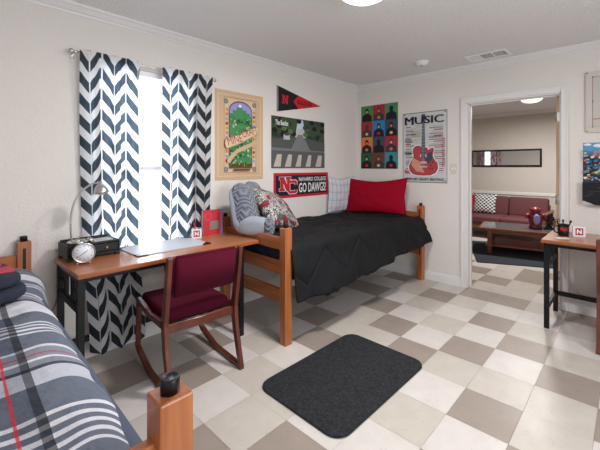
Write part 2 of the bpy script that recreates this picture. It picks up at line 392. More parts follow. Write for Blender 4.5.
# curtains: cloth grid with folds, chevron printed in cloth coordinates
def chevron(nt):
    L = nt.links
    uv = nt.nodes.new('ShaderNodeUVMap'); uv.uv_map = 'UVMap'
    sp = nt.nodes.new('ShaderNodeSeparateXYZ'); L.new(uv.outputs[0], sp.inputs[0])
    def M(op, a, b=None, c=None):
        n = nt.nodes.new('ShaderNodeMath'); n.operation = op
        for i, v in enumerate((a, b, c)):
            if v is None: continue
            if isinstance(v, (int, float)): n.inputs[i].default_value = v
            else: L.new(v, n.inputs[i])
        return n.outputs[0]
    cw, per = 0.128, 0.142
    tri = M('PINGPONG', sp.outputs[0], cw)
    ph = M('FRACT', M('DIVIDE', M('ADD', sp.outputs[1], M('MULTIPLY', tri, 0.98)), per))
    band = M('LESS_THAN', ph, 0.52)
    fx = M('FRACT', M('DIVIDE', sp.outputs[0], cw))
    g1 = M('GREATER_THAN', fx, 0.035); g2 = M('LESS_THAN', fx, 0.965)
    k = M('MULTIPLY', band, M('MULTIPLY', g1, g2))
    mx = nt.nodes.new('ShaderNodeMix'); mx.data_type = 'RGBA'
    mx.inputs[6].default_value = (0.84, 0.84, 0.86, 1); mx.inputs[7].default_value = (0.022, 0.026, 0.034, 1)
    # the printed side stays black; light passing through the thin print comes out slate blue
    m2 = nt.nodes.new('ShaderNodeMix'); m2.data_type = 'RGBA'
    m2.inputs[6].default_value = (0.92, 0.93, 0.95, 1); m2.inputs[7].default_value = (0.10, 0.135, 0.17, 1)
    L.new(k, mx.inputs[0]); L.new(k, m2.inputs[0]); return (mx.outputs[2], m2.outputs[2])
CURT = cloth_mat('chevron_cloth', chevron, 0.58)
def interp(x, pts):
    for (a, va), (b, vb) in zip(pts, pts[1:]):
        if x <= b: return va+(vb-va)*max(0, (x-a)/(b-a))
    return pts[-1][1]

def curtain(name, xt0, xt1, xb0, xb1, zt, zb, nf, seed, label):
    rnd = random.Random(seed)
    NU, NV = 150, 60; bm = bmesh.new(); uvl = bm.loops.layers.uv.new('UVMap'); V = []
    ph = [rnd.uniform(0, 6.28) for _ in range(4)]
    for j in range(NV+1):
        v = j/NV; z = zt+(zb-zt)*v; row = []; arc = 0; prev = None
        for i in range(NU+1):
            u = i/NU
            a = 0.005+0.019*min(1, v*4)
            if z < 1.0: a *= 0.75
            mean = interp(z, [(0.0, 0.150), (0.25, 0.150), (0.55, 0.080), (0.69, 0.040), (0.78, 0.036), (1.2, 0.055), (1.9, 0.072), (2.1, 0.088), (2.2, 0.088)])
            yy = WA-mean + a*math.sin(2*PI*nf*u+ph[0]+0.5*math.sin(3*v+ph[1])) + 0.35*a*math.sin(2*PI*(nf*2.3)*u+ph[2]-1.2*v)
            xx0 = xt0+(xb0-xt0)*v; xx1 = xt1+(xb1-xt1)*v
            xx = xx0+(xx1-xx0)*u + 0.4*a*math.sin(4*PI*nf*u+ph[3])
            if v > 0.93: yy -= 0.0
            yy = min(yy, WA-0.018)
            if 0.67 < z < 0.80: yy = max(yy, WA-0.056)
            p = Vector((xx, yy, z + (0.012*math.sin(2*PI*nf*u+ph[0]) if j == NV else 0)))
            if prev is not None: arc += (Vector((p.x-prev.x, p.y-prev.y, 0))).length
            prev = p; row.append((bm.verts.new(p), arc))
        V.append(row)
    for j in range(NV):
        # share one arclength scale so the print does not slide down the cloth
        for i in range(NU):
            q = [V[j][i], V[j][i+1], V[j+1][i+1], V[j+1][i]]
            f = bm.faces.new([t[0] for t in q]); f.smooth = True
            us = [V[NV//2][i][1], V[NV//2][i+1][1], V[NV//2][i+1][1], V[NV//2][i][1]]
            for lp, uu, t in zip(f.loops, us, q): lp[uvl].uv = (uu*1.12+0.05, t[0].co.z+0.02)
    me = bpy.data.meshes.new(name); bm.to_mesh(me); bm.free(); me.materials.append(CURT)
    o = link(name, me); tag(o, label, 'curtain', 'chevron curtains on the rod'); return o
curtain('curtain', -1.50, -1.115, -1.45, -1.09, 2.140, 0.07, 3, 3, 'left black and white chevron curtain panel, hanging behind the desk lamp to the floor')
curtain('curtain', -0.945, -0.505, -0.935, -0.505, 2.140, 0.44, 3, 11, 'right black and white chevron curtain panel, hanging behind the maroon desk chair')
rod = thing('curtain_rod', (-1.012, WA-0.072, 2.118), 'thin silver curtain rod with rounded finials above the window', 'curtain rod')
MB().cyl((-0.53, 0, 0), (0.53, 0, 0), 0.0065, ROD).build('rod', rod)
for s in (-1, 1):
    MB().lathe([(0, -0.017), (0.009, -0.014), (0.017, 0), (0.012, 0.012), (0.006, 0.018), (0.01, 0.024), (0.008, 0.03)], ROD, xf=T(s*0.535, 0, 0) @ R(-s*PI/2, 'Y')).build('finial', rod)
    MB().box((s*0.512-0.005, 0, -0.012), (s*0.512+0.005, 0.069, 0.0), ROD, 0.001).box((s*0.512-0.009, 0.067, -0.035), (s*0.512+0.009, 0.072, 0.02), ROD, 0.001).build('bracket', rod)

# ---------------------------------------------------------------- beds
def bed_end(root, x, rails, ylo, yhi, slots, axis='x'):
    """posts and rails of a bed end standing at x, spanning y, in the bed's own axes"""
    PW = 0.034
    for y in (ylo, yhi):
        p = MB().box((x-PW, y-PW, 0), (x+PW, y+PW, 0.88), BEDW, 0.004, 2).build('post', root)
        MB().lathe([(0, 0), (0.019, 0), (0.019, 0.0285), (0.0175, 0.031), (0.0145, 0.0315), (0.013, 0.030), (0, 0.030)], BLACKP, xf=T(x, y, 0.88)).build('post_cap', p)
        for (z0, z1) in ((0.60, 0.84), (0.30, 0.52)):
            MB().box((x+slots*(PW-0.002), y-0.008, z0), (x+slots*(PW+0.001), y+0.008, z1), BLACKP, 0.0005).build('slot', p)
    for z0, z1 in rails:
        MB().box((x-0.014, ylo+PW-0.004, z0), (x+0.014, yhi-PW+0.004, z1), BEDWY, 0.003).build('rail', root)
RAILS = ((0.705, 0.80), (0.52, 0.62), (0.30, 0.405))
def bed_frame(name, loc, rz, length, width, label):
    root = thing(name, loc, label, 'bed', None, rz)
    bed_end(root, 0.0, RAILS, 0.0, width, 1); bed_end(root, length, RAILS, 0.0, width, -1)
    for y in (0.03, width-0.03):
        MB().box((0.034, y-0.012, 0.46), (length-0.034, y+0.012, 0.53), BLACKM, 0.002).build('side_rail', root)
    m = MB()
    for k in range(9): m.box((0.06+k*(length-0.12)/8-0.02, 0.042, 0.515), (0.06+k*(length-0.12)/8+0.02, width-0.042, 0.53), BLACKM)
    m.build('bed_slats', root)
    return root
B1X, B1Y, B1L, B1W = -0.378, 1.200, 2.105, 0.862
B1R = -0.036
def turn(o, cx, cy, a):
    o.data.transform(T(cx, cy, 0) @ R(a, 'Z') @ T(-cx, -cy, 0)); return o
bed_frame('bed_frame', (B1X, B1Y, 0), B1R, B1L, B1W, 'honey oak twin bed frame in the corner under the posters')
def mattress(x0, y0, x1, y1, label, piv=None):
    m = MB().box((x0, y0, 0.532), (x1, y1, 0.70), MATTRESS, 0.03, 4); o = m.build('mattress'); tag(o, label, 'mattress')
    if piv: turn(o, *piv)
mattress(B1X+0.045, B1Y-0.01, B1X+B1L-0.045, B1Y+B1W-0.0, 'dark blue-grey mattress under the black comforter', (B1X, B1Y, B1R))

def grid_cloth(name, fn, nu, nv, mtl, thick=0.012, uvs=False):
    bm = bmesh.new(); V = [[bm.verts.new(fn(i/nu, j/nv)) for i in range(nu+1)] for j in range(nv+1)]
    uvl = bm.loops.layers.uv.new('UVMap')
    for j in range(nv):
        for i in range(nu):
            f = bm.faces.new([V[j][i], V[j][i+1], V[j+1][i+1], V[j+1][i]]); f.smooth = True
            for lp, (a, b) in zip(f.loops, ((i, j), (i+1, j), (i+1, j+1), (i, j+1))): lp[uvl].uv = (a/nu, b/nv)
    me = bpy.data.meshes.new(name); bm.to_mesh(me); bm.free(); me.materials.append(mtl)
    o = link(name, me); md = o.modifiers.new('thick', 'SOLIDIFY'); md.thickness = thick; md.offset = -1
    return o
def sstep(a, b, x):
    t = max(0, min(1, (x-a)/(b-a))); return t*t*(3-2*t)
def quilt_fn(u, v):
    # u along the bed, v from the wall (0) to the hem (1)
    x = B1X+0.018 + u*(B1L-0.028)
    ye = B1Y-0.045                      # where the cloth turns down
    hem = interp(x, [(-0.34, 0.365), (0.0, 0.355), (0.5, 0.385), (1.0, 0.44), (1.4, 0.475), (1.8, 0.50)])
    top = 0.745+0.008*math.sin(3*x+1)
    drop = top-hem; flat = 2.085-ye; rr = 0.07
    yb = 2.075+0.036*(x-B1X); flat = yb-ye
    total = flat+drop; s = v*total
    # shallow quilting grooves in a zigzag
    gx = (x/0.46) % 1.0; zz = abs(gx-0.5)*2
    d = ((s/0.30)+zz*0.75) % 1.0
    groove = -0.012*math.exp(-((min(d, 1-d))/0.05)**2)
    puff = 0.016*noise.noise(Vector((x*5, s*6, 0)))+0.005*noise.noise(Vector((x*14, s*12, 3)))
    edge = -0.05*(1-sstep(0, 0.05, u))*0.4
    if s < flat-rr:
        y = yb-s; z = top+groove+puff*1.2+0.012*math.sin(PI*min(1, s/flat)); z += edge
        zz_ = z - 0.02*sstep(0.93, 1.0, u)
        return (x, y, zz_)
    t = s-(flat-rr)
    fold = 0.020*math.sin(9.5*x+0.8)+0.012*math.sin(21*x+2.0)
    al = min(t/(rr*1.57), 1.0)*PI/2
    y = ye+rr-rr*math.sin(al); z = top-rr+rr*math.cos(al)
    if t > rr*1.57:
        dn = t-rr*1.57; fr = dn/max(0.01, drop)
        out = 0.085*fr + fold*fr*1.1 + 0.03*sstep(0.7, 1.0, u)*fr
        y -= out; z -= dn*1.08
    y -= (groove+puff)
    z += groove*0.3+edge
    xx = x + 0.035*sstep(0.9, 1.0, u)*sstep(flat, total, s)
    return (min(xx, 1.765), y, max(z, hem-0.03))
q = grid_cloth('comforter', quilt_fn, 220, 130, QUILT, 0.014); turn(q, B1X, B1Y, B1R); tag(q, 'black quilted comforter spread over the corner bed and hanging down its side', 'comforter')
# navy sheet edge bunched between the rails at the foot of the corner bed
def tuck(u, v):
    y = B1Y+0.03+u*(B1W-0.06); z = 0.725-v*0.135
    x = B1X+0.043-0.012*math.sin(v*PI)+0.009*noise.noise(Vector((y*9, v*4, 1)))-0.004*math.sin(y*50+v*9)
    return (x-0.006, y, z+0.02*noise.noise(Vector((y*6, 0, 5)))*v)
tag(turn(grid_cloth('sheet', tuck, 80, 16, NAVY, 0.004), B1X, B1Y, B1R), 'rumpled navy sheet showing between the end rails of the corner bed', 'sheet')

# left bed runs along Y; its own x axis is turned to +Y
B2X, B2Y, B2L, B2W = -1.838, -0.045, 2.105, 0.93
B2R = -0.024
bed_frame('bed_frame', (B2X, B2Y, 0), PI/2+B2R, B2L, B2W, 'honey oak twin bed frame in the left foreground with black post cap')
mattress(B2X-B2W+0.0, B2Y+0.045, B2X+0.01, B2Y+B2L-0.045, 'dark blue-grey mattress under the plaid comforter', (B2X, B2Y, B2R))

def plaid(name):
    m = bpy.data.materials.new(name); m.use_nodes = True; nt = m.node_tree; L = nt.links
    b = nt.nodes['Principled BSDF']; b.inputs['Roughness'].default_value = 0.85; b.inputs['Specular IOR Level'].default_value = 0.25
    uv = nt.nodes.new('ShaderNodeUVMap'); uv.uv_map = 'Plaid'
    sp = nt.nodes.new('ShaderNodeSeparateXYZ'); L.new(uv.outputs[0], sp.inputs[0])
    def ramp(sock, lo, hi, stops):
        mr = nt.nodes.new('ShaderNodeMapRange'); mr.inputs[1].default_value = lo; mr.inputs[2].default_value = hi
        L.new(sock, mr.inputs[0])
        r = nt.nodes.new('ShaderNodeValToRGB'); cr = r.color_ramp; cr.interpolation = 'CONSTANT'
        while len(cr.elements) > 1: cr.elements.remove(cr.elements[-1])
        first = True
        for p, c in stops:
            t = (p-lo)/(hi-lo)
            e = cr.elements[0] if first else cr.elements.new(min(0.9999, t))
            if first: e.position = 0; first = False
            e.color = (*s2l(c), 1)
        L.new(mr.outputs[0], r.inputs[0]); return r.outputs[0]
    S = (98, 106, 121); D = (66, 76, 94); G = (132, 138, 150); W = (222, 222, 230); P = (176, 60, 84); K_ = (48, 56, 72)
    # along the bed (y)
    st = [(-0.2, S)]
    for yy in (0.118, 0.155, 0.196, 0.237, 0.278): st += [(yy-0.009, W), (yy+0.008, S)]
    st += [(0.432, (192, 196, 208)), (0.520, K_), (0.540, G), (0.570, W), (0.582, G), (0.606, P), (0.616, G), (0.655, W), (0.672, S)]
    st += [(0.80, W), (0.815, S), (0.832, W), (0.847, S), (0.864, W), (0.879, S), (0.896, W), (0.911, S)]
    cy = ramp(sp.outputs[1], -0.2, 0.93, st)
    st2 = [(0.93, S), (1.05, W), (1.22, K_), (1.245, G), (1.30, W), (1.315, P), (1.325, G), (1.36, W), (1.38, S), (1.48, W), (1.495, S), (1.512, W), (1.527, S), (1.544, W), (1.559, S), (1.64, W), (1.78, D), (1.80, G), (1.84, P), (1.85, G), (1.89, W), (1.91, S), (2.0, W), (2.02, S)]
    cy2 = ramp(sp.outputs[1], 0.93, 2.2, st2)
    gt = nt.nodes.new('ShaderNodeMath'); gt.operation = 'GREATER_THAN'; gt.inputs[1].default_value = 0.93; L.new(sp.outputs[1], gt.inputs[0])
    m1 = nt.nodes.new('ShaderNodeMix'); m1.data_type = 'RGBA'; L.new(gt.outputs[0], m1.inputs[0]); L.new(cy, m1.inputs[6]); L.new(cy2, m1.inputs[7])
    # across the bed (x) as a second dyed thread
    A = (40, 50, 66); Bk = (26, 31, 40); Rd = (186, 22, 54); Wt = (150, 158, 174)
    sx = [(-3.0, A), (-2.55, Wt), (-2.45, A), (-2.40, Bk), (-2.36, A), (-2.055, Rd), (-2.046, A), (-2.012, Bk), (-1.993, Wt), (-1.62, Rd), (-1.61, Bk), (-1.56, Wt), (-1.54, Bk)]
    cx = ramp(sp.outputs[0], -3.0, -1.3, sx)
    # weave factor: the strong threads (dark, red) dominate, elsewhere the cross bands show
    sx2 = [(-3.0, (140,)*3), (-2.55, (150,)*3), (-2.45, (140,)*3), (-2.40, (225,)*3), (-2.36, (140,)*3), (-2.055, (240,)*3), (-2.046, (168,)*3), (-2.012, (232,)*3), (-1.993, (90,)*3), (-1.62, (240,)*3), (-1.54, (240,)*3)]
    fx = ramp(sp.outputs[0], -3.0, -1.3, sx2)
    m2 = nt.nodes.new('ShaderNodeMix'); m2.data_type = 'RGBA'; L.new(fx, m2.inputs[0]); L.new(m1.outputs[2], m2.inputs[6]); L.new(cx, m2.inputs[7])
    L.new(m2.outputs[2], b.inputs['Base Color'])
    n = nt.nodes.new('ShaderNodeTexNoise'); n.inputs['Scale'].default_value = 14; n.inputs['Detail'].default_value = 5
    tc = nt.nodes.new('ShaderNodeTexCoord'); L.new(tc.outputs['Object'], n.inputs['Vector'])
    bp = nt.nodes.new('ShaderNodeBump'); bp.inputs['Strength'].default_value = 0.6; bp.inputs['Distance'].default_value = 0.035
    L.new(n.outputs[0], bp.inputs['Height']); L.new(bp.outputs[0], b.inputs['Normal'])
    MATS[name] = m; return m
PLAID = plaid('grey_plaid_cloth')
CX1 = B2X+0.012; CX0 = B2X-B2W-0.03
def plaid_surface():
    nu, nv = 150, 150; bm = bmesh.new(); uvl = bm.loops.layers.uv.new('Plaid'); V = []
    Ltop = CX1-CX0; rr = 0.13; drop = 0.46
    for j in range(nv+1):
        y = B2Y+0.045+(B2L-0.085)*j/nv; row = []
        for i in range(nu+1):
            s = i/nu*(Ltop+drop-rr); puff = 0.014*noise.noise(Vector((s*4, y*4, 0)))+0.007*noise.noise(Vector((s*11, y*9, 7)))
            crown_ = 0.016*math.sin(PI*max(0, min(1, (y-B2Y)/B2L)))
            top = 0.745+crown_
            top -= 0.035*(1-sstep(B2Y+0.03, B2Y+0.16, y))
            if s < Ltop-rr: x = CX0+s; z = top+puff
            else:
                t = s-(Ltop-rr); al = min(t/(rr*1.57), 1)*PI/2
                x = CX1-rr+rr*math.sin(al); z = top-rr+rr*math.cos(al)+puff*math.cos(al)
                if t > rr*1.57:
                    dn = t-rr*1.57; z -= dn; x += (0.03+0.012*math.sin(y*9+1)+0.008*math.sin(y*23))*dn/drop*1.4
                x += puff*math.sin(al)
            x += 0.055*sstep(1.25, 1.85, y)*sstep(Ltop-0.35, Ltop+0.1, s)
            row.append((bm.verts.new((x, y, z)), (CX0+s, y)))
        V.append(row)
    for j in range(nv):
        for i in range(nu):
            q = [V[j][i], V[j][i+1], V[j+1][i+1], V[j+1][i]]
            f = bm.faces.new([t[0] for t in q]); f.smooth = True
            for lp, t in zip(f.loops, q): lp[uvl].uv = t[1]
    me = bpy.data.meshes.new('comforter'); bm.to_mesh(me); bm.free(); me.materials.append(PLAID)
    o = link('comforter', me); md = o.modifiers.new('thick', 'SOLIDIFY'); md.thickness = 0.016; md.offset = -1; turn(o, B2X, B2Y, B2R)
    tag(o, 'grey, white and red plaid comforter covering the bed in the left foreground', 'comforter')
plaid_surface()

# ---------------------------------------------------------------- pillows
def pillow(name, wd, ht, th, mtl, xf, label, cat='pillow', group=None, flange=0.0, seed=1, sag=0.0, n=36, part=None):
    """a stuffed cushion: local x width, y thickness, z height, base at z=0"""
    bm = bmesh.new(); uvl = bm.loops.layers.uv.new('UVMap'); sides = []
    for sgn in (-1, 1):
        V = []
        for j in range(n+1):
            row = []
            for i in range(n+1):
                a = 2*i/n-1; b = 2*j/n-1
                e = max(0.0, (1-abs(a)**2.6))**0.55*max(0.0, (1-abs(b)**2.6))**0.55
                pinch = 1-0.07*(1-abs(b))*abs(a)**3; pz = 1-0.07*(1-abs(a))*abs(b)**3
                wr = 0.010*noise.noise(Vector((a*3+seed, b*3, sgn)))+0.005*noise.noise(Vector((a*8+seed, b*8, sgn*2)))
                x = a*wd/2*pinch; z = ht/2+b*ht/2*pz-sag*(1-a*a)*(b+1)/2
                y = sgn*(e*th/2+wr*e)
                row.append(bm.verts.new((x, y, z)))
            V.append(row)
        sides.append(V)
        for j in range(n):
            for i in range(n):
                f = bm.faces.new([V[j][i], V[j][i+1], V[j+1][i+1], V[j+1][i]]); f.smooth = True
                for lp, (p, q) in zip(f.loops, ((i, j), (i+1, j), (i+1, j+1), (i, j+1))): lp[uvl].uv = (p/n, q/n)
    bmesh.ops.remove_doubles(bm, verts=bm.verts, dist=0.0012)
    bmesh.ops.recalc_face_normals(bm, faces=bm.faces)
    me = bpy.data.meshes.new(name); bm.to_mesh(me); bm.free(); me.materials.append(mtl)
    o = link(name, me, part); o.matrix_world = xf
    if label: tag(o, label, cat, group)
    return o

# crimson pillow and plaid pillow behind it, at the head of the corner bed
pillow('pillow', 0.80, 0.45, 0.17, RED, T(1.475, 1.615, 0.765) @ R(PI/2+0.17, 'Z') @ R(0.20, 'X') @ R(0.02, 'Y'), 'crimson red pillow standing at the head of the corner bed', seed=3, sag=0.035)
def striped(nt_name):
    m = bpy.data.materials.new(nt_name); m.use_nodes = True; nt = m.node_tree; L = nt.links; b = nt.nodes['Principled BSDF']; b.inputs['Roughness'].default_value = 0.9
    uv = nt.nodes.new('ShaderNodeUVMap'); uv.uv_map = 'UVMap'; sp = nt.nodes.new('ShaderNodeSeparateXYZ'); L.new(uv.outputs[0], sp.inputs[0])
    out = []
    for ax, sc in ((0, 7.0), (1, 4.5)):
        a = nt.nodes.new('ShaderNodeMath'); a.operation = 'MULTIPLY'; a.inputs[1].default_value = sc; L.new(sp.outputs[ax], a.inputs[0])
        f_ = nt.nodes.new('ShaderNodeMath'); f_.operation = 'FRACT'; L.new(a.outputs[0], f_.inputs[0])
        r = nt.nodes.new('ShaderNodeValToRGB'); r.color_ramp.interpolation = 'CONSTANT'
        r.color_ramp.elements[0].color = (0.62, 0.63, 0.68, 1); r.color_ramp.elements[1].position = 0.55; r.color_ramp.elements[1].color = (0.38, 0.39, 0.45, 1)
        for p, c in ((0.62, (0.18, 0.18, 0.22, 1)), (0.67, (0.6, 0.6, 0.64, 1)), (0.78, (0.30, 0.31, 0.36, 1)), (0.83, (0.62, 0.63, 0.68, 1))):
            e = r.color_ramp.elements.new(p); e.color = c
        L.new(f_.outputs[0], r.inputs[0]); out.append(r.outputs[0])
    mx = nt.nodes.new('ShaderNodeMix'); mx.data_type = 'RGBA'; mx.inputs[0].default_value = 0.45
    L.new(out[0], mx.inputs[6]); L.new(out[1], mx.inputs[7]); L.new(mx.outputs[2], b.inputs['Base Color']); return m
STRP = striped('pale_plaid_pillowcase')
pillow('pillow', 0.47, 0.46, 0.09, STRP, T(1.335, 2.03, 0.765) @ R(-0.10, 'Z') @ R(0.03, 'X'), 'pale grey plaid pillow half hidden behind the crimson pillow', seed=9, sag=0.03)

# grey reading backrest with arms (plush with zigzag pile)
def zigzag_mat(name, c1, c2):
    m = bpy.data.materials.new(name); m.use_nodes = True; nt = m.node_tree; L = nt.links; b = nt.nodes['Principled BSDF']; b.inputs['Roughness'].default_value = 0.95; b.inputs['Sheen Weight'].default_value = 0.4
    tc = nt.nodes.new('ShaderNodeTexCoord'); sp = nt.nodes.new('ShaderNodeSeparateXYZ'); L.new(tc.outputs['Object'], sp.inputs[0])
    def M(op, a, b_=None):
        n = nt.nodes.new('ShaderNodeMath'); n.operation = op
        for i, v in enumerate((a, b_)):
            if v is None: continue
            if isinstance(v, (int, float)): n.inputs[i].default_value = v
            else: L.new(v, n.inputs[i])
        return n.outputs[0]
    nz = nt.nodes.new('ShaderNodeTexNoise'); nz.inputs['Scale'].default_value = 25; L.new(tc.outputs['Object'], nz.inputs['Vector'])
    ph = M('ADD', M('ADD', sp.outputs[2], M('PINGPONG', M('ADD', sp.outputs[0], sp.outputs[1]), 0.04)), M('MULTIPLY', nz.outputs[0], 0.012))
    s = M('SINE', M('MULTIPLY', ph, 150.0))
    mr = nt.nodes.new('ShaderNodeMapRange'); mr.inputs[1].default_value = -1; L.new(s, mr.inputs[0])
    mx = nt.nodes.new('ShaderNodeMix'); mx.data_type = 'RGBA'; mx.inputs[6].default_value = (*s2l(c1), 1); mx.inputs[7].default_value = (*s2l(c2), 1)
    L.new(mr.outputs[0], mx.inputs[0]); L.new(mx.outputs[2], b.inputs['Base Color'])
    bp = nt.nodes.new('ShaderNodeBump'); bp.inputs['Strength'].default_value = 0.7; bp.inputs['Distance'].default_value = 0.012
    L.new(mr.outputs[0], bp.inputs['Height']); L.new(bp.outputs[0], b.inputs['Normal']); return m
ZIG = zigzag_mat('chevron_plush', (84, 90, 102), (124, 130, 144))
def blob(prof_fn, nu, nv, mtl, name, parent, xf=None):
    bm = bmesh.new(); V = [[bm.verts.new(prof_fn(i/nu*2*PI, j/nv*PI)) for i in range(nu)] for j in range(nv+1)]
    for j in range(nv):
        for i in range(nu):
            f = bm.faces.new([V[j][i], V[j][(i+1) % nu], V[j+1][(i+1) % nu], V[j+1][i]]); f.smooth = True
    bmesh.ops.remove_doubles(bm, verts=bm.verts, dist=0.0005); bmesh.ops.recalc_face_normals(bm, faces=bm.faces)
    if xf: bm.transform(xf)
    me = bpy.data.meshes.new(name); bm.to_mesh(me); bm.free(); me.materials.append(mtl); return link(name, me, parent)
def superell(a, b, c, e1=0.5, e2=0.5, dz=None):
    def sp(v, e): return math.copysign(abs(v)**e, v)
    def fn(th, ph):
        x = a*sp(math.sin(ph), e1)*sp(math.cos(th), e2); y = b*sp(math.sin(ph), e1)*sp(math.sin(th), e2); z = c*sp(math.cos(ph), e1)
        k = 1+0.05*noise.noise(Vector((x*9, y*9, z*9)))
        p = [x*k, y*k, z*k]
        return dz(p) if dz else p
    return fn
br = thing('backrest_pillow', (-0.245, 1.80, 0.765), 'grey plush reading backrest with arms, leaning at the foot of the corner bed', 'cushion', None, 0.45)
def backshape(p):
    x, y, z = p
    if z > 0: z *= 1-0.10*math.cos(x/0.19*PI*1.0)*0.8*(1 if abs(x) < 0.19 else 0)*0.6; z += 0.03*(1-math.cos(min(1, abs(x)/0.14)*PI))*0.5
    x *= 1-0.10*(z/0.19)
    return (x, y+z*0.25, z)
blob(superell(0.225, 0.08, 0.20, 0.55, 0.6, backshape), 48, 32, ZIG, 'back_cushion', br, T(0, 0, 0.21))
blob(superell(0.215, 0.06, 0.19, 0.55, 0.6, backshape), 40, 24, LGREYP, 'back_panel', br, T(-0.012, 0.042, 0.185))
for s in (-1, 1):
    a_ = blob(superell(0.07, 0.15, 0.078, 0.65, 0.7), 32, 24, LGREYP, 'arm', br, T(s*0.175, -0.12, 0.08))
    blob(superell(0.068, 0.03, 0.076, 0.65, 0.7), 24, 16, ZIG, 'arm_front', a_, T(s*0.175, -0.255, 0.08))

# patchwork pillow with ruffled print
def patch_mat():
    m = bpy.data.materials.new('patchwork_print'); m.use_nodes = True; nt = m.node_tree; L = nt.links; b = nt.nodes['Principled BSDF']; b.inputs['Roughness'].default_value = 0.9
    uv = nt.nodes.new('ShaderNodeUVMap'); uv.uv_map = 'UVMap'
    v = nt.nodes.new('ShaderNodeTexVoronoi'); v.inputs['Scale'].default_value = 9; L.new(uv.outputs[0], v.inputs['Vector'])
    sp = nt.nodes.new('ShaderNodeSeparateXYZ'); L.new(v.outputs['Color'], sp.inputs[0])
    r = nt.nodes.new('ShaderNodeValToRGB'); r.color_ramp.interpolation = 'CONSTANT'; L.new(sp.outputs[0], r.inputs[0])
    r.color_ramp.elements[0].color = (0.5, 0.48, 0.46, 1); r.color_ramp.elements[1].position = 0.3; r.color_ramp.elements[1].color = (0.55, 0.52, 0.5, 1)
    for p, c in ((0.40, (0.36, 0.02, 0.04, 1)), (0.55, (0.40, 0.38, 0.37, 1)), (0.70, (0.55, 0.52, 0.50, 1)), (0.80, (0.3, 0.02, 0.04, 1)), (0.90, (0.12, 0.12, 0.12, 1))):
        e = r.color_ramp.elements.new(p); e.color = c
    n = nt.nodes.new('ShaderNodeTexNoise'); n.inputs['Scale'].default_value = 26; n.inputs['Detail'].default_value = 2; n.inputs['Distortion'].default_value = 2.0; L.new(uv.outputs[0], n.inputs['Vector'])
    r2 = nt.nodes.new('ShaderNodeValToRGB'); r2.color_ramp.interpolation = 'CONSTANT'; L.new(n.outputs[0], r2.inputs[0])
    r2.color_ramp.elements[0].color = (0, 0, 0, 1); r2.color_ramp.elements[1].position = 0.50; r2.color_ramp.elements[1].color = (1, 1, 1, 1)
    inv = nt.nodes.new('ShaderNodeMix'); inv.data_type = 'RGBA'; inv.inputs[7].default_value = (0.02, 0.02, 0.025, 1)
    mm = nt.nodes.new('ShaderNodeMath'); mm.operation = 'MULTIPLY'; mm.inputs[1].default_value = 0.95; L.new(r2.outputs[0], mm.inputs[0])
    L.new(mm.outputs[0], inv.inputs[0]); L.new(r.outputs[0], inv.inputs[6]); L.new(inv.outputs[2], b.inputs['Base Color']); return m
PATCH = patch_mat()
pp = pillow('throw_pillow', 0.50, 0.46, 0.17, PATCH, T(-0.02, 1.56, 0.79) @ R(0.55, 'Z') @ R(-0.75, 'X') @ R(0.35, 'Y'), 'black, white and red patchwork print throw pillow leaning on the grey backrest', seed=5)

# ---------------------------------------------------------------- desks
def make_desk(name, loc, rz, L_, D_, H_, label, group):
    """local x along the front, y to the back; front left corner at origin"""
    r = thing(name, loc, label, 'desk', group, rz)
    t = MB().box((0, 0, H_-0.028), (L_, D_, H_-0.0015), DESKE, 0.004, 2).box((0.004, 0.004, H_-0.003), (L_-0.004, D_-0.004, H_), DESKW)
    t.build('desk_top', r)
    zt = H_-0.028; q = 0.036
    xs = (0.012, L_-0.140); ys = (0.055, D_-0.045)
    for x in xs:
        for y in ys: MB().box((x, y, 0), (x+q, y+q, zt), BLACKM, 0.002).build('leg', r)
    m = MB().box((xs[0]+q, ys[0]+0.004, zt-0.035), (xs[1], ys[0]+0.024, zt), BLACKM, 0.001).box((xs[0]+q, ys[1]+0.01, zt-0.035), (xs[1], ys[1]+0.03, zt), BLACKM, 0.001)
    m.build('apron', r)
    for x in xs:
        m = MB()
        m.box((x+0.006, ys[0]+q, zt-0.035), (x+q-0.006, ys[1], zt), BLACKM).box((x+0.006, ys[0]+q, zt-0.215), (x+q-0.006, ys[1], zt-0.175), BLACKM)
        d = ys[1]-ys[0]-q; y0 = ys[0]+q
        for f_ in (0.28, 0.36, 0.64, 0.72): m.box((x+0.01, y0+d*f_-0.008, zt-0.175), (x+q-0.01, y0+d*f_+0.008, zt-0.035), BLACKM)
        m.box((x+0.01, y0, zt-0.112), (x+q-0.01, y0+d*0.28, zt-0.096), BLACKM).box((x+0.01, y0+d*0.72, zt-0.112), (x+q-0.01, y0+d, zt-0.096), BLACKM)
        m.build('side_lattice', r)
        MB().box((x+0.006, ys[0]+q, 0.15), (x+q-0.006, ys[1], 0.19), BLACKM, 0.001).build('side_rail', r)
    MB().box((xs[0]+q, ys[1]+0.006, 0.15), (xs[1], ys[1]+0.03, 0.19), BLACKM, 0.001).build('stretcher', r)
    return r
DZT = 0.75
make_desk('desk', (-1.638, 1.495, 0), 0, 1.235, 0.552, DZT, 'oak-topped desk with black metal legs under the window', 'matching desks')
RZT = 0.745
dk2 = make_desk('desk', (1.185, -0.190, 0), -PI/2, 1.205, 0.56, RZT, 'oak-topped desk with black metal legs against the wall right of the doorway', 'matching desks')

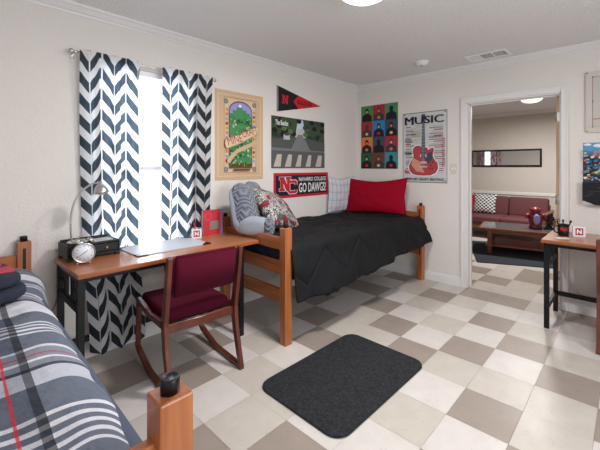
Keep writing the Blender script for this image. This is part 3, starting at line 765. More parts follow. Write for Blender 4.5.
# ---------------------------------------------------------------- chairs
def make_chair(name, loc, rz, label):
    """faces +y; origin on the floor at the chair's centre"""
    r = thing(name, loc, label, 'chair', 'maroon desk chairs', rz)
    W_ = 0.228
    # upholstery
    m = MB().box((-0.212, -0.19, 0.385), (0.212, 0.285, 0.462), MAROON, 0.028, 4); s = m.build('seat', r)
    MB().box((-0.19, -0.15, 0.37), (0.19, 0.25, 0.39), BLACKM).build('seat_board', s)
    bm = bmesh.new(); n = 16; V = []
    mb = MB(); t = bmesh.new()
    bmesh.ops.create_cube(t, size=1)
    for v in t.verts: v.co = Vector((v.co.x*0.425, v.co.y*0.05, v.co.z*0.255))
    bmesh.ops.subdivide_edges(t, edges=[e for e in t.edges if abs(e.verts[0].co.x-e.verts[1].co.x) > 0.1], cuts=9)
    bmesh.ops.bevel(t, geom=[e for e in t.edges if e.calc_face_angle(0) > 0.5], offset=0.02, segments=4, affect='EDGES')
    for v in t.verts: v.co.y -= 0.028*(1-(v.co.x/0.21)**2); v.co.z += 0.012*(1-(v.co.x/0.21)**2)
    t.transform(T(0, -0.275, 0.69) @ R(0.16, 'X')); mb.merge(t, MAROON, True); mb.build('backrest', r)
    for sx in (-1, 1):
        x = sx*(W_+0.002)
        # back post continues down to the rear foot
        MB().bar([(x, -0.305, 0.815), (x, -0.285, 0.70), (x, -0.250, 0.52), (x, -0.225, 0.40), (x, -0.245, 0.26), (x, -0.315, 0.018)], 0.026, [0.034, 0.042, 0.050, 0.056, 0.048, 0.036], CHAIRW, (1, 0, 0)).build('rear_leg', r)
        MB().bar([(x, 0.255, 0.425), (x, 0.262, 0.36), (x, 0.275, 0.20), (x, 0.285, 0.105)], 0.026, [0.050, 0.042, 0.034, 0.034], CHAIRW, (1, 0, 0)).build('front_leg', r)
        MB().bar([(x, -0.23, 0.400), (x, 0.0, 0.388), (x, 0.27, 0.415)], 0.026, [0.05, 0.036, 0.045], CHAIRW, (1, 0, 0)).build('seat_rail', r)
        MB().bar([(x, 0.293, 0.120), (x, 0.288, 0.098), (x, 0.265, 0.080), (x, 0.06, 0.022), (x, 0.0, 0.0165), (x, -0.33, 0.0165)], 0.030, 0.032, CHAIRW, (1, 0, 0)).build('runner', r)
    MB().bar([(-W_+0.01, -0.222, 0.372), (0, -0.232, 0.372), (W_-0.01, -0.222, 0.372)], 0.055, 0.022, CHAIRW, (0, 0, 1)).build('rear_crossbar', r)
    MB().bar([(-W_+0.01, 0.255, 0.385), (W_-0.01, 0.255, 0.385)], 0.04, 0.02, CHAIRW, (0, 0, 1)).build('front_crossbar', r)
    return r
c1 = make_chair('desk_chair', (-1.000, 1.515, 0), -0.08, 'maroon upholstered wooden desk chair at the window desk')
c2 = copy_tree(c1); c2.location = (1.335, -0.80, 0); c2.rotation_euler = (0, 0, -PI/2)
c2['label'] = 'maroon upholstered wooden desk chair tucked under the desk at the right edge'

# ---------------------------------------------------------------- rug
def rrect(w_, h_, r_, n=8):
    pts = []
    for cx, cy, a0 in ((w_/2-r_, h_/2-r_, 0), (-w_/2+r_, h_/2-r_, PI/2), (-w_/2+r_, -h_/2+r_, PI), (w_/2-r_, -h_/2+r_, 1.5*PI)):
        for k in range(n+1): a = a0+k*PI/2/n; pts.append((cx+r_*math.cos(a), cy+r_*math.sin(a)))
    return pts
m = MB(); m.extrude([(x, y, 0.001) for x, y in rrect(0.93, 0.655, 0.09)], (0, 0, 0.011), RUG, bev=0.003)
o = m.build('rug'); o.location = (-0.385, 0.62, 0); o.rotation_euler = (0, 0, -0.015)
tag(o, 'small black rug with rounded corners in the middle of the tiled floor', 'rug')

# ---------------------------------------------------------------- things on the left bed
m = MB(); NR = mat('navy_sweatshirt', (34, 42, 58), 0.9, bump=(60, 0.3)); PK = mat('faded_red_print', (186, 70, 84), 0.9)
sw = thing('folded_sweatshirt', (-2.13, 1.36, 0.768), 'folded navy sweatshirt with faded red print on the plaid comforter', 'sweatshirt', None, 0.12)
blob(superell(0.235, 0.21, 0.036, 0.55, 0.35), 56, 20, NR, 'lower_fold', sw, T(0, 0, 0.032))
blob(superell(0.225, 0.205, 0.030, 0.5, 0.35), 56, 20, NR, 'upper_fold', sw, T(-0.006, 0.008, 0.085))
m = MB().box((0.03, -0.10, 0.106), (0.20, 0.0, 0.1185), PK, 0.004, 2).box((0.0, 0.055, 0.106), (0.19, 0.12, 0.1185), PK, 0.004, 2).box((-0.18, -0.10, 0.106), (-0.03, 0.10, 0.1185), PK, 0.004, 2); m.build('print', sw)

# ---------------------------------------------------------------- text and flat art helpers
def text_mesh(txt, size, bold=0.0, squeeze=1.0):
    c = bpy.data.curves.new('t', 'FONT'); c.body = txt; c.size = size; c.offset = bold; c.resolution_u = 3
    c.align_x = 'CENTER'; c.align_y = 'CENTER'
    o = bpy.data.objects.new('t', c); col.objects.link(o)
    bpy.context.view_layer.update()
    me = bpy.data.meshes.new_from_object(o.evaluated_get(bpy.context.evaluated_depsgraph_get()))
    bpy.data.objects.remove(o); bpy.data.curves.remove(c)
    return me
class Art:
    """flat printed sheet: u to the right, v up (metres), thin layers along the normal"""
    def __init__(s, wd, ht, thick=0.002):
        s.w = wd; s.h = ht; s.mb = MB(); s.t = thick; s.k = 0
    def base(s, m): s.mb.box((0, -s.t, 0), (s.w, 0, s.h), m); return s
    def lay(s): s.k += 1; return -s.t-0.00012*s.k
    def P(s, pts, m, frac=True):
        y = s.lay(); sw, sh = (s.w, s.h) if frac else (1, 1)
        s.mb.poly([(p[0]*sw, y, p[1]*sh) for p in pts], m); return s
    def rect(s, u0, v0, u1, v1, m): return s.P([(u0, v0), (u1, v0), (u1, v1), (u0, v1)], m)
    def ell(s, cu, cv, ru, rv, m, n=28, a0=0, a1=2*PI):
        return s.P([(cu+ru*math.cos(a0+(a1-a0)*k/(n if a1-a0 < 6.2 else n)), cv+rv*math.sin(a0+(a1-a0)*k/n)) for k in range(n+(1 if a1-a0 < 6.2 else 0))], m)
    def text(s, txt, u, v, size, m, bold=0.0, width=None, height=None, rot=0, shear=0):
        me = text_mesh(txt, 1.0, bold); y = s.lay()
        xs = [q.co.x for q in me.vertices]; ys = [q.co.y for q in me.vertices]
        bw, bh = max(xs)-min(xs), max(ys)-min(ys); cx, cy = (max(xs)+min(xs))/2, (max(ys)+min(ys))/2
        kx = (width*s.w/bw) if width else size; ky = (height*s.h/bh) if height else kx if width and not height else size
        i = s.mb.mi(m); vm = []
        for q in me.vertices:
            a = (q.co.x-cx)*kx; b = (q.co.y-cy)*ky; b += a*shear
            a, b = a*math.cos(rot)-b*math.sin(rot), a*math.sin(rot)+b*math.cos(rot)
            vm.append(s.mb.bm.verts.new((u*s.w+a, y, v*s.h+b)))
        for p in me.polygons:
            try: f = s.mb.bm.faces.new([vm[k] for k in p.vertices]); f.material_index = i
            except ValueError: pass
        bpy.data.meshes.remove(me); return s
    def done(s, name, wall, pos, z, label, cat, parent=None):
        o = s.mb.build(name, parent, recalc=False)
        if wall == 'A': o.location = (pos, WA-0.0005, z)
        elif wall == 'B': o.location = (WB-0.0005, pos, z); o.rotation_euler = (0, 0, -PI/2)
        if label: tag(o, label, cat)
        return o
def C(name, rgb, rough=0.6): return mat('print_'+name, rgb, rough, spec=0.3)
PRED = C('red', (205, 28, 48)); PBLK = C('black', (24, 24, 30)); PWHT = C('white', (236, 234, 234)); PNAV = C('navy', (26, 30, 46)); PTAN = C('tan', (206, 174, 142)); PTAN2 = C('tan_dark', (188, 150, 112))
PGRN = C('green', (72, 140, 86)); PGR2 = C('deep_green', (36, 92, 56)); PGR3 = C('pale_green', (140, 196, 140)); PLAV = C('lavender', (150, 150, 212)); PBRN = C('brown', (112, 62, 44)); PORA = C('orange', (214, 124, 70)); PTEA = C('teal', (60, 140, 150))
PCRE = C('cream', (216, 194, 164)); PGRY = C('grey', (120, 122, 126)); PLGR = C('light_grey', (186, 188, 190)); PBLU = C('blue', (42, 130, 190)); PSLA = C('slate', (66, 72, 92)); PCRI = C('crimson', (164, 48, 58)); PPAP = C('paper', (206, 208, 208)); PYEL = C('yellow', (226, 190, 96)); PROS = C('rose', (178, 68, 76)); PDGR = C('charcoal', (58, 60, 64)); PLEAF = C('leaf', (60, 82, 54)); PSKY = C('sky', (190, 208, 220)); PSKN = C('skin', (206, 158, 128))

def slabN(a, cu, cv, w_, h_, m, g=0.0):
    # block serif N, g grows the outline; units are fractions of the sheet
    W2, H2 = w_*a.w/2+g, h_*a.h/2+g; X0, Y0 = cu*a.w, cv*a.h; st = w_*a.w*0.22+g*2; sf = h_*a.h*0.16+g*2
    def q(pts): a.P([(X0+x, Y0+y) for x, y in pts], m, False)
    q([(-W2+st*0.35, -H2), (-W2+st*1.35, -H2), (-W2+st*1.35, H2), (-W2+st*0.35, H2)])
    q([(W2-st*1.35, -H2), (W2-st*0.35, -H2), (W2-st*0.35, H2), (W2-st*1.35, H2)])
    q([(-W2+st*0.35, H2), (W2-st*1.35-0.2*st, -H2), (W2-st*0.35, -H2), (-W2+st*1.55, H2)])
    q([(-W2-0.1*st, -H2), (-W2+st*1.8, -H2), (-W2+st*1.8, -H2+sf), (-W2-0.1*st, -H2+sf)])
    q([(-W2-0.1*st, H2-sf), (-W2+st*1.3, H2-sf), (-W2+st*1.3, H2), (-W2-0.1*st, H2)])
    q([(W2-st*1.8, H2-sf), (W2+0.1*st, H2-sf), (W2+0.1*st, H2), (W2-st*1.8, H2)])
def slabC(a, cu, cv, w_, h_, m, g=0.0):
    W2, H2 = w_*a.w/2+g, h_*a.h/2+g; X0, Y0 = cu*a.w, cv*a.h; st = w_*a.w*0.26+g*2; c = 0.22*W2*2
    def q(pts): a.P([(X0+x, Y0+y) for x, y in pts], m, False)
    q([(-W2, -H2+c), (-W2+c, -H2), (-W2+st, -H2), (-W2+st, H2), (-W2+c, H2), (-W2, H2-c)])
    q([(-W2+st*0.9, H2-st*0.8), (W2, H2-st*0.8), (W2-c*0.5, H2), (-W2+st*0.9, H2)])
    q([(-W2+st*0.9, -H2), (W2-c*0.5, -H2), (W2, -H2+st*0.8), (-W2+st*0.9, -H2+st*0.8)])
    q([(W2-st*0.9, H2-H2*0.75), (W2, H2-H2*0.75), (W2, H2-c*0.4), (W2-st*0.9, H2-c*0.4)])
    q([(W2-st*0.9, -H2+c*0.4), (W2, -H2+c*0.4), (W2, -H2+H2*0.6), (W2-st*0.9, -H2+H2*0.6)])
# --- tall parchment poster with the arched green scene
a = Art(0.56, 0.852); a.base(PTAN)
a.rect(0.05, 0.04, 0.95, 0.96, PCRE).rect(0.07, 0.05, 0.93, 0.95, PTAN)
a.rect(0.17, 0.08, 0.84, 0.93, PTAN2).rect(0.185, 0.09, 0.825, 0.92, PCRE)
for (u, v) in ((0.21, 0.88), (0.80, 0.88), (0.21, 0.12), (0.80, 0.12)): a.ell(u, v, 0.045, 0.03, PTEA).ell(u, v, 0.022, 0.014, PORA)
for k in range(12):
    v = 0.2+k*0.052
    a.rect(0.20, v, 0.245, v+0.032, (PCRI, PLAV, PORA, PTAN2)[k % 4]); a.rect(0.765, v, 0.81, v+0.032, (PLAV, PORA, PCRI, PTAN2)[k % 4])
a.P([(0.26, 0.13), (0.75, 0.13), (0.75, 0.78)]+[(0.505+0.245*math.cos(t*PI/12), 0.78+0.12*math.sin(t*PI/12)) for t in range(1, 12)]+[(0.26, 0.78)], PBRN)
a.P([(0.275, 0.14), (0.735, 0.14), (0.735, 0.775)]+[(0.505+0.23*math.cos(t*PI/12), 0.775+0.11*math.sin(t*PI/12)) for t in range(1, 12)]+[(0.275, 0.775)], PLAV)
a.ell(0.49, 0.845, 0.03, 0.018, PWHT)
a.P([(0.275, 0.14), (0.735, 0.14), (0.735, 0.74), (0.70, 0.74), (0.70, 0.77), (0.62, 0.77), (0.62, 0.80), (0.54, 0.80), (0.54, 0.825), (0.42, 0.825), (0.42, 0.79), (0.34, 0.79), (0.34, 0.75), (0.275, 0.75)], PGRN)
rg = random.Random(4)
for k in range(150):
    u = 0.28+rg.random()*0.42; v = 0.15+rg.random()*0.56; sz = 0.018+rg.random()*0.03
    a.rect(u, v, min(u+sz, 0.733), v+sz*0.65, rg.choice([PGR2, PGR3, PGRN, PGR2, PLGR]))
for k in range(8): a.rect(0.29+k*0.055, 0.15, 0.325+k*0.055, 0.18+0.01*(k % 3), PBRN)
a.P([(0.16, 0.40), (0.20, 0.345), (0.50, 0.42), (0.86, 0.54), (0.86, 0.64), (0.50, 0.53), (0.18, 0.46)], PTAN2)
a.P([(0.165, 0.405), (0.20, 0.355), (0.50, 0.43), (0.85, 0.548), (0.85, 0.628), (0.50, 0.52), (0.185, 0.452)], PCRE)
a.P([(0.20, 0.20), (0.26, 0.19), (0.40, 0.30), (0.84, 0.42), (0.84, 0.47), (0.40, 0.35), (0.22, 0.25)], PTAN)
a.text('MINE', 0.36, 0.455, 0, PCRI, 0.0, width=0.30, height=0.085, rot=0.28)
a.text('CRAFT', 0.67, 0.555, 0, PCRI, 0.0, width=0.34, height=0.085, rot=0.30)
a.rect(0.33, 0.105, 0.68, 0.125, PBRN).rect(0.27, 0.92, 0.74, 0.925, PTAN2)
a.done('poster', 'A', -0.432, 1.215, 'tall tan poster with an arched green scene and ribbon, right of the curtains', 'poster')

# --- pennant
a = Art(0.712, 0.285, 0.003)
y0 = -a.t
def tri_prism(mb, pts, m, th): mb.extrude([(p[0], 0, p[1]) for p in pts], (0, -th, 0), m)
tri_prism(a.mb, [(0, 0), (0, 0.285), (0.712, 0.143)], PBLK, a.t)
a.P([(0.20, 0.057), (0.29, 0.104), (0.20, 0.17)], PBLK, False)
a.P([(0.245, 0.143), (0.325, 0.216), (0.705, 0.143), (0.325, 0.068)], PRED, False)
a.rect(0, 0, 0.022, 1, PWHT).rect(0.0, 0, 0.014, 1, PBLK)
slabN(a, 0.17, 0.51, 0.13, 0.34, PRED)
a.text('BULLDOGS', 0.60, 0.50, 0, PBLK, 0.03, width=0.33, height=0.17)
a.done('pennant', 'A', 0.318, 1.941, 'black and red triangular felt pennant near the ceiling', 'pennant')

# --- street photograph poster (plain stand-in)
a = Art(0.855, 0.565); a.base(PGRY)
a.rect(0, 0.50, 1, 1, PLEAF).P([(0.42, 0.66), (0.46, 0.98), (0.56, 0.98), (0.60, 0.66)], PSKY).P([(0.40, 0.60), (0.47, 0.80), (0.56, 0.80), (0.62, 0.60)], PLGR)
for k in range(46):
    u = rg.random(); v = 0.60+rg.random()*0.38
    if 0.42 < u < 0.60 and v < 0.95: continue
    a.ell(min(max(u, 0.05), 0.95), min(v, 0.95), 0.05, 0.05, rg.choice([PLEAF, PDGR, C('olive', (92, 112, 70)), C('moss', (44, 58, 44)), PBLK]), 9)
a.P([(0.0, 0.40), (0.0, 0.56), (0.40, 0.62), (0.60, 0.62), (1, 0.54), (1, 0.36)], C('kerb', (84, 88, 86)))
a.P([(0.30, 0.30), (0.46, 0.68), (0.54, 0.68), (0.74, 0.30)], PGRY)
a.rect(0.20, 0.56, 0.31, 0.66, PLGR).rect(0.22, 0.64, 0.29, 0.70, PSLA)
a.rect(0, 0, 1, 0.34, C('asphalt', (92, 92, 94)))
for k, (u, wd) in enumerate(((0.03, 0.12), (0.22, 0.11), (0.41, 0.10), (0.60, 0.10), (0.80, 0.12))):
    a.P([(u, 0.03), (u+wd, 0.03), (u+wd+0.02, 0.27), (u+0.06, 0.27)], C('pale_stripe', (196, 188, 180)))
a.text('The Beatles', 0.17, 0.88, 0, PWHT, 0.02, width=0.22, height=0.10)
a.done('poster', 'A', 0.240, 1.327, 'wide street photograph poster with trees and pale stripes, below the pennant', 'poster')

# --- banner
a = Art(0.893, 0.278, 0.003); a.base(PRED)
a.rect(0.035, 0.10, 0.965, 0.90, PNAV)
slabC(a, 0.305, 0.43, 0.17, 0.54, PWHT, 0.007); slabN(a, 0.185, 0.56, 0.18, 0.54, PWHT, 0.007)
slabC(a, 0.305, 0.43, 0.17, 0.54, PRED); slabN(a, 0.185, 0.56, 0.18, 0.54, PNAV, 0.003); slabN(a, 0.185, 0.56, 0.18, 0.54, PRED)
a.text('NAVARRO COLLEGE', 0.685, 0.735, 0, PWHT, 0.015, width=0.53, height=0.17)
a.text('GO DAWGS!', 0.685, 0.38, 0, PWHT, 0.02, width=0.53, height=0.40)
a.done('banner', 'A', 0.272, 0.996, 'red and navy college banner hung low above the corner bed', 'banner')

# --- grid poster of twelve coloured cells with plain busts
a = Art(0.567, 0.852); a.base(PBLK)
cells = [(PGRN, PCRI, PGRN), (PCRI, PBLU, PSLA), (PORA, PSLA, PCRI), (PGR2, PBRN, PTEA)]
for r_ in range(4):
    for c_ in range(3):
        u0, u1 = c_/3, (c_+1)/3; v1 = 1-r_/4; v0 = v1-0.25; cu = (u0+u1)/2
        a.rect(u0, v0, u1, v1, cells[r_][c_])
        sk = (PBLK, PDGR, PNAV)[(r_+c_) % 3]
        a.P([(u0+0.02, v0), (u0+0.035, v0+0.09), (cu-0.05, v0+0.125), (cu+0.05, v0+0.125), (u1-0.035, v0+0.09), (u1-0.02, v0)], sk)
        a.ell(cu, v0+0.165, 0.052, 0.044, sk); a.ell(cu, v0+0.152, 0.03, 0.022, (PSKN, PORA, sk)[(r_*2+c_) % 3])
        a.ell(cu, v0+0.05, 0.04, 0.022, (PBLK, PYEL, PORA, PRED)[(r_+2*c_) % 4])
a.done('poster', 'B', 2.036, 1.318, 'poster of twelve coloured squares with dark figure silhouettes on the door wall', 'poster')

# --- music sign with guitar
a = Art(0.568, 0.855, 0.003); a.base(PPAP)
a.rect(0.0, 0, 1, 0.012, PGRY).rect(0, 0.988, 1, 1, PGRY).rect(0, 0, 0.014, 1, PGRY).rect(0.986, 0, 1, 1, PGRY)
for (u, v) in ((0.04, 0.025), (0.96, 0.025), (0.04, 0.975), (0.96, 0.975)): a.ell(u, v, 0.014, 0.01, PBRN)
a.rect(0.20, 0.64, 0.42, 0.74, C('faded_tan', (184, 176, 160)))
for k in range(26):
    v = 0.14+k*0.027; mt = (PGRY, PLGR, PROS, PLGR)[k % 4]
    if v > 0.80: break
    a.rect(0.08, v, 0.20+0.06*(k % 3), v+0.012, mt if k % 5 else PDGR); a.rect(0.30, v+0.0135, 0.42, v+0.022, PLGR); a.rect(0.62+0.05*((k+1) % 3), v, 0.92, v+0.011, (PLGR, PROS, PGRY)[k % 3])
a.text('ROCK', 0.15, 0.60, 0, PDGR, 0.02, width=0.16, height=0.04).text('FOLK', 0.14, 0.42, 0, PDGR, 0.02, width=0.16, height=0.05)
a.text('COUNTRY', 0.76, 0.64, 0, PSLA, 0.01, width=0.30, height=0.03).text('RULES', 0.16, 0.155, 0, PROS, 0.03, width=0.2, height=0.06)
a.text('ROCK AND ROLL', 0.93, 0.42, 0, PROS, 0.01, width=0.6, height=0.04, rot=-PI/2)
def outline(cu, cv, k): 
    right = [(0.0, 0.0), (0.14, 0.005), (0.24, 0.035), (0.285, 0.09), (0.275, 0.15), (0.215, 0.20), (0.185, 0.235), (0.19, 0.27), (0.205, 0.305), (0.20, 0.34), (0.15, 0.335), (0.10, 0.315), (0.07, 0.345), (0.03, 0.355)]
    left = [(-0.03, 0.355), (-0.08, 0.372), (-0.15, 0.37), (-0.20, 0.34), (-0.215, 0.30), (-0.195, 0.255), (-0.20, 0.225), (-0.245, 0.18), (-0.29, 0.12), (-0.275, 0.06), (-0.21, 0.018), (-0.12, 0.003)]
    return [(cu+x*k, cv+0.18+(y-0.18)*k) for x, y in right+left]
a.P(outline(0.49, 0.125, 1.22), PWHT).P(outline(0.49, 0.125, 1.14), PBRN).P(outline(0.49, 0.125, 1.09), PROS)
a.P([(0.33, 0.16), (0.52, 0.14), (0.40, 0.30), (0.24, 0.36), (0.22, 0.25)], C('peach', (208, 150, 130)))
a.P([(0.55, 0.40), (0.68, 0.44), (0.70, 0.34), (0.62, 0.27), (0.53, 0.28)], PSLA)
a.rect(0.42, 0.36, 0.57, 0.40, PLGR).rect(0.42, 0.27, 0.57, 0.30, PLGR).rect(0.40, 0.215, 0.58, 0.235, PLGR)
a.P([(0.445, 0.34), (0.54, 0.34), (0.52, 0.86), (0.465, 0.86)], PSLA).P([(0.462, 0.84), (0.525, 0.84), (0.535, 0.965), (0.45, 0.965)], PSLA)
for k in range(10): a.rect(0.453, 0.40+k*0.045, 0.532, 0.404+k*0.045, PLGR)
for k in range(4): a.rect(0.468+k*0.015, 0.22, 0.471+k*0.015, 0.86, PLGR)
for (u, v) in ((0.66, 0.24), (0.70, 0.29), (0.63, 0.20), (0.69, 0.20)): a.ell(u, v, 0.018, 0.012, PDGR)
for du in (-0.008, 0.0, 0.008): a.text('MUSIC', 0.5+du, 0.885, 0, PNAV, 0.0, width=0.86, height=0.105)
for (u0, u1) in ((0.06, 0.13), (0.215, 0.285)):
    a.rect(u0, 0.830, u1, 0.842, PNAV).rect(u0, 0.928, u1, 0.940, PNAV)
a.text('KEEPS MY HEART BEATING', 0.5, 0.05, 0, PDGR, 0.02, width=0.88, height=0.036)
a.done('wall_sign', 'B', 1.399, 1.151, 'MUSIC sign with a red electric guitar, left of the doorway', 'sign')

# --- framed map at the right edge
fr = thing('framed_print', (WB-0.0005, -0.436, 1.648), 'pale framed document with a thin red-brown border at the right edge', 'picture')
fr.rotation_euler = (0, 0, -PI/2)
fw_, fh_ = 0.70, 0.548
m = MB(); FRW = mat('whitewashed_frame', (206, 202, 194), 0.6)
m.box((0, -0.018, 0), (fw_, 0, 0.05), FRW, 0.002).box((0, -0.018, fh_-0.05), (fw_, 0, fh_), FRW, 0.002).box((0, -0.018, 0.05), (0.05, 0, fh_-0.05), FRW, 0.002).box((fw_-0.05, -0.018, 0.05), (fw_, 0, fh_-0.05), FRW, 0.002)
m.build('frame', fr)
a = Art(fw_-0.09, fh_-0.09, 0.006); a.base(C('map_paper', (200, 198, 192)))
a.rect(0.0, 0, 0.014, 1, PCRI).rect(0, 0.985, 1, 1, PCRI).rect(0, 0.0, 1, 0.015, PCRI).rect(0.986, 0, 1, 1, PCRI).rect(0, 0.16, 1, 0.172, PCRI)
for k in range(10): a.rect(0.08, 0.22+k*0.07, 0.5+0.3*rg.random(), 0.228+k*0.07, PLGR)
a.ell(0.2, 0.88, 0.08, 0.04, PTAN2).ell(0.30, 0.87, 0.05, 0.03, PSLA)
o = a.done('print', 'X', 0, 0, None, None, fr); o.location = (0.045, -0.001, 0.045)
for (u, v) in ((0.012, 0.012), (0.012, fh_-0.012), (0.052, 0.05), (0.052, fh_-0.05), (0.052, 0.28)): MB().cyl((u, -0.007, v), (u, -0.0215, v), 0.005, mat('bronze_stud', (92, 66, 44), 0.4, metal=0.8), 10).build('stud', fr)
# --- colourful crowd poster at the right edge
a = Art(0.56, 0.556); a.base(PDGR)
a.rect(0, 0.75, 1, 1, C('poster_sky', (96, 158, 200)))
a.ell(0.06, 0.97, 0.05, 0.02, PWHT).ell(0.22, 0.95, 0.09, 0.03, PWHT)
for k in range(420):
    u = rg.random()*0.97; v = 0.38+rg.random()*0.47*(1-0.15*u); s_ = 0.012+rg.random()*0.035
    a.P([(u, v), (min(1, u+s_), v+s_*0.3), (min(1, u+s_*0.8), v+s_), (max(0, u-s_*0.3), v+s_*0.8)], rg.choice([PBLU, PTEA, PCRI, PORA, PSLA, PWHT, PBLU, PNAV, PYEL, PGR2, PLAV]))
a.rect(0, 0.0, 1, 0.36, PBLK)
for k in range(30): u = rg.random()*0.9; v = 0.02+rg.random()*0.34; a.P([(u, v), (u+0.1, v+0.01), (u+0.08, v+0.02), (u+0.01, v+0.016)], PDGR)
a.P([(0, 0), (0.16, 0), (0.02, 0.06), (0, 0.06)], PLGR)
a.done('poster', 'B', -0.417, 1.003, 'bright blue and red crowd scene poster at the right edge, below the framed document', 'poster')

# --- light switch
sw_ = thing('light_switch', (WB-0.0005, 0.757, 1.262), 'beige double light switch plate between the MUSIC sign and the doorway', 'switch')
sw_.rotation_euler = (0, 0, -PI/2)
SWM = mat('ivory_plate', (214, 208, 198), 0.35)
MB().box((-0.037, -0.006, 0), (0.037, 0, 0.118), SWM, 0.002, 2).build('plate', sw_)
for x in (-0.017, 0.017): MB().box((x-0.006, -0.013, 0.047), (x+0.006, -0.004, 0.071), WHITE, 0.002).build('toggle', sw_)

# ---------------------------------------------------------------- ceiling fittings
m = thing('smoke_detector', (1.295, 0.91, CZ), 'round white smoke detector on the ceiling', 'smoke detector')
MB().lathe([(0, 0), (0.073, 0), (0.073, -0.010), (0.060, -0.016), (0.055, -0.03), (0.042, -0.040), (0, -0.042)], WHITE, 32).build('housing', m)
MB().cyl((0.0, 0, -0.043), (0.0, 0, -0.048), 0.012, mat('grey_plastic', (150, 150, 152), 0.4)).build('test_button', m)
m = thing('air_vent', (1.535, 0.325, CZ), 'white rectangular ceiling air vent with three louvre panels', 'vent')
mb = MB()
mb.box((-0.10, -0.19, -0.012), (-0.085, 0.19, 0), WHITE, 0.002).box((0.085, -0.19, -0.012), (0.10, 0.19, 0), WHITE, 0.002).box((-0.085, -0.19, -0.012), (0.085, -0.172, 0), WHITE, 0.002).box((-0.085, 0.172, -0.012), (0.085, 0.19, 0), WHITE, 0.002)
for y in (-0.0585, 0.0585): mb.box((-0.085, y-0.005, -0.011), (0.085, y+0.005, 0), WHITE)
mb.build('grille_frame', m)
MB().box((-0.085, -0.172, -0.002), (0.085, 0.172, 0), mat('vent_shade', (70, 72, 78), 0.7)).build('backing', m)  # dark sheet painted in for the shade behind the louvres
mb = MB()
for i, y in enumerate((-0.117, 0.0, 0.117)):
    for k in range(8):
        if i == 2: mb.box((-0.006, -0.05, -0.0006), (0.006, 0.05, 0.0006), WHITE, xf=T(-0.074+k*0.021, y, -0.006) @ R(0.2, 'Y'))
        else: mb.box((-0.0015, -0.05, -0.0006), (0.0015, 0.05, 0.0006), WHITE, xf=T(-0.074+k*0.021, y, -0.006) @ R(1.25, 'Y'))
tag(mb.build('louvres', m), None)
def ceil_lamp(loc, label, strength, colr):
    m = thing('ceiling_light', loc, label, 'ceiling light', 'flush ceiling lights')
    MB().lathe([(0, 0), (0.17, 0), (0.17, -0.018), (0.15, -0.024), (0, -0.024)], WHITE, 40).build('ceiling_plate', m)
    E_ = mat('lamp_glass_'+str(int(strength*10)), (250, 246, 240), 0.3, emit=(colr, strength))
    MB().lathe([(0.15, -0.024), (0.155, -0.045), (0.135, -0.075), (0.09, -0.098), (0.04, -0.108), (0, -0.11)], E_, 40).build('glass_dome', m)
ceil_lamp((-0.42, 0.46, CZ), 'flush dome ceiling light over the middle of the bedroom', 3.0, (255, 244, 230))
ceil_lamp((4.1, 0.42, CZ), 'flush dome ceiling light seen through the doorway in the living room', 2.5, (255, 236, 214))

# ---------------------------------------------------------------- on the window desk
z0 = DZT
ORG = mat('black_leatherette', (22, 22, 25), 0.5, bump=(300, 0.2))
og = thing('desk_organizer', (-1.612, 1.832, z0), 'black leather desk organizer box with a drawer, under the silver lamp', 'organizer', None, 0.04)
mb = MB()
mb.box((0, 0, 0.018), (0.30, 0.20, 0.03), ORG, 0.002).box((0, 0.0, 0.03), (0.01, 0.20, 0.102), ORG, 0.002).box((0.29, 0.0, 0.03), (0.30, 0.20, 0.098), ORG, 0.002).box((0.01, 0.19, 0.03), (0.29, 0.20, 0.112), ORG, 0.002).box((0.01, 0.008, 0.088), (0.29, 0.19, 0.096), ORG, 0.001)
mb.box((0.13, 0.008, 0.03), (0.138, 0.19, 0.088), ORG)
for (x, y) in ((0, 0), (0.27, 0), (0, 0.17), (0.27, 0.17)): mb.box((x, y, 0), (x+0.03, y+0.03, 0.018), ORG, 0.002)
mb.build('body', og)
dr = MB().box((0.142, 0.0, 0.034), (0.288, 0.010, 0.084), ORG, 0.003).build('drawer', og)
MB().lathe([(0, 0), (0.004, 0.0), (0.004, 0.008), (0.009, 0.012), (0.007, 0.02), (0, 0.022)], CHROME, 16, T(0.215, 0.0, 0.06) @ R(PI/2, 'X')).build('knob', dr)
MB().box((0.012, 0.0, 0.034), (0.128, 0.010, 0.084), ORG, 0.003).build('front_panel', og)
tag(MB().box((0.0, 0, 0), (0.12, 0.085, 0.01), PLGR, 0.002).build('note_pad'), 'pale note pad lying on top of the black organizer', 'note pad')
o = bpy.data.objects['note_pad']; o.location = (-1.465, 1.87, z0+0.0965); o.rotation_euler = (0, 0, 0.04)

lp = thing('desk_lamp', (-1.54, 1.915, z0+0.0965), 'brushed silver gooseneck desk lamp standing on the black organizer', 'lamp', None, 0)
MB().lathe([(0, 0), (0.056, 0), (0.056, 0.012), (0.05, 0.018), (0, 0.020)], CHROME, 40).build('base', lp)
neck = [(-0.03, 0.0, 0.018), (-0.036, 0.0, 0.09), (-0.036, -0.0, 0.17), (-0.024, -0.006, 0.25), (0.0, -0.014, 0.31), (0.035, -0.026, 0.355), (0.075, -0.040, 0.385), (0.100, -0.048, 0.388)]
def cat_rom(P_, n=6):
    P_ = [Vector(p) for p in P_]; Q = [P_[0]]+P_+[P_[-1]]; out = []
    for i in range(1, len(Q)-2):
        for k in range(n):
            t = k/n; a, b, c, d = Q[i-1], Q[i], Q[i+1], Q[i+2]
            out.append(0.5*((2*b)+(-a+c)*t+(2*a-5*b+4*c-d)*t*t+(-a+3*b-3*c+d)*t**3))
    out.append(P_[-1]); return out
MB().tube(cat_rom(neck), 0.0055, CHROME, 12).build('gooseneck', lp)
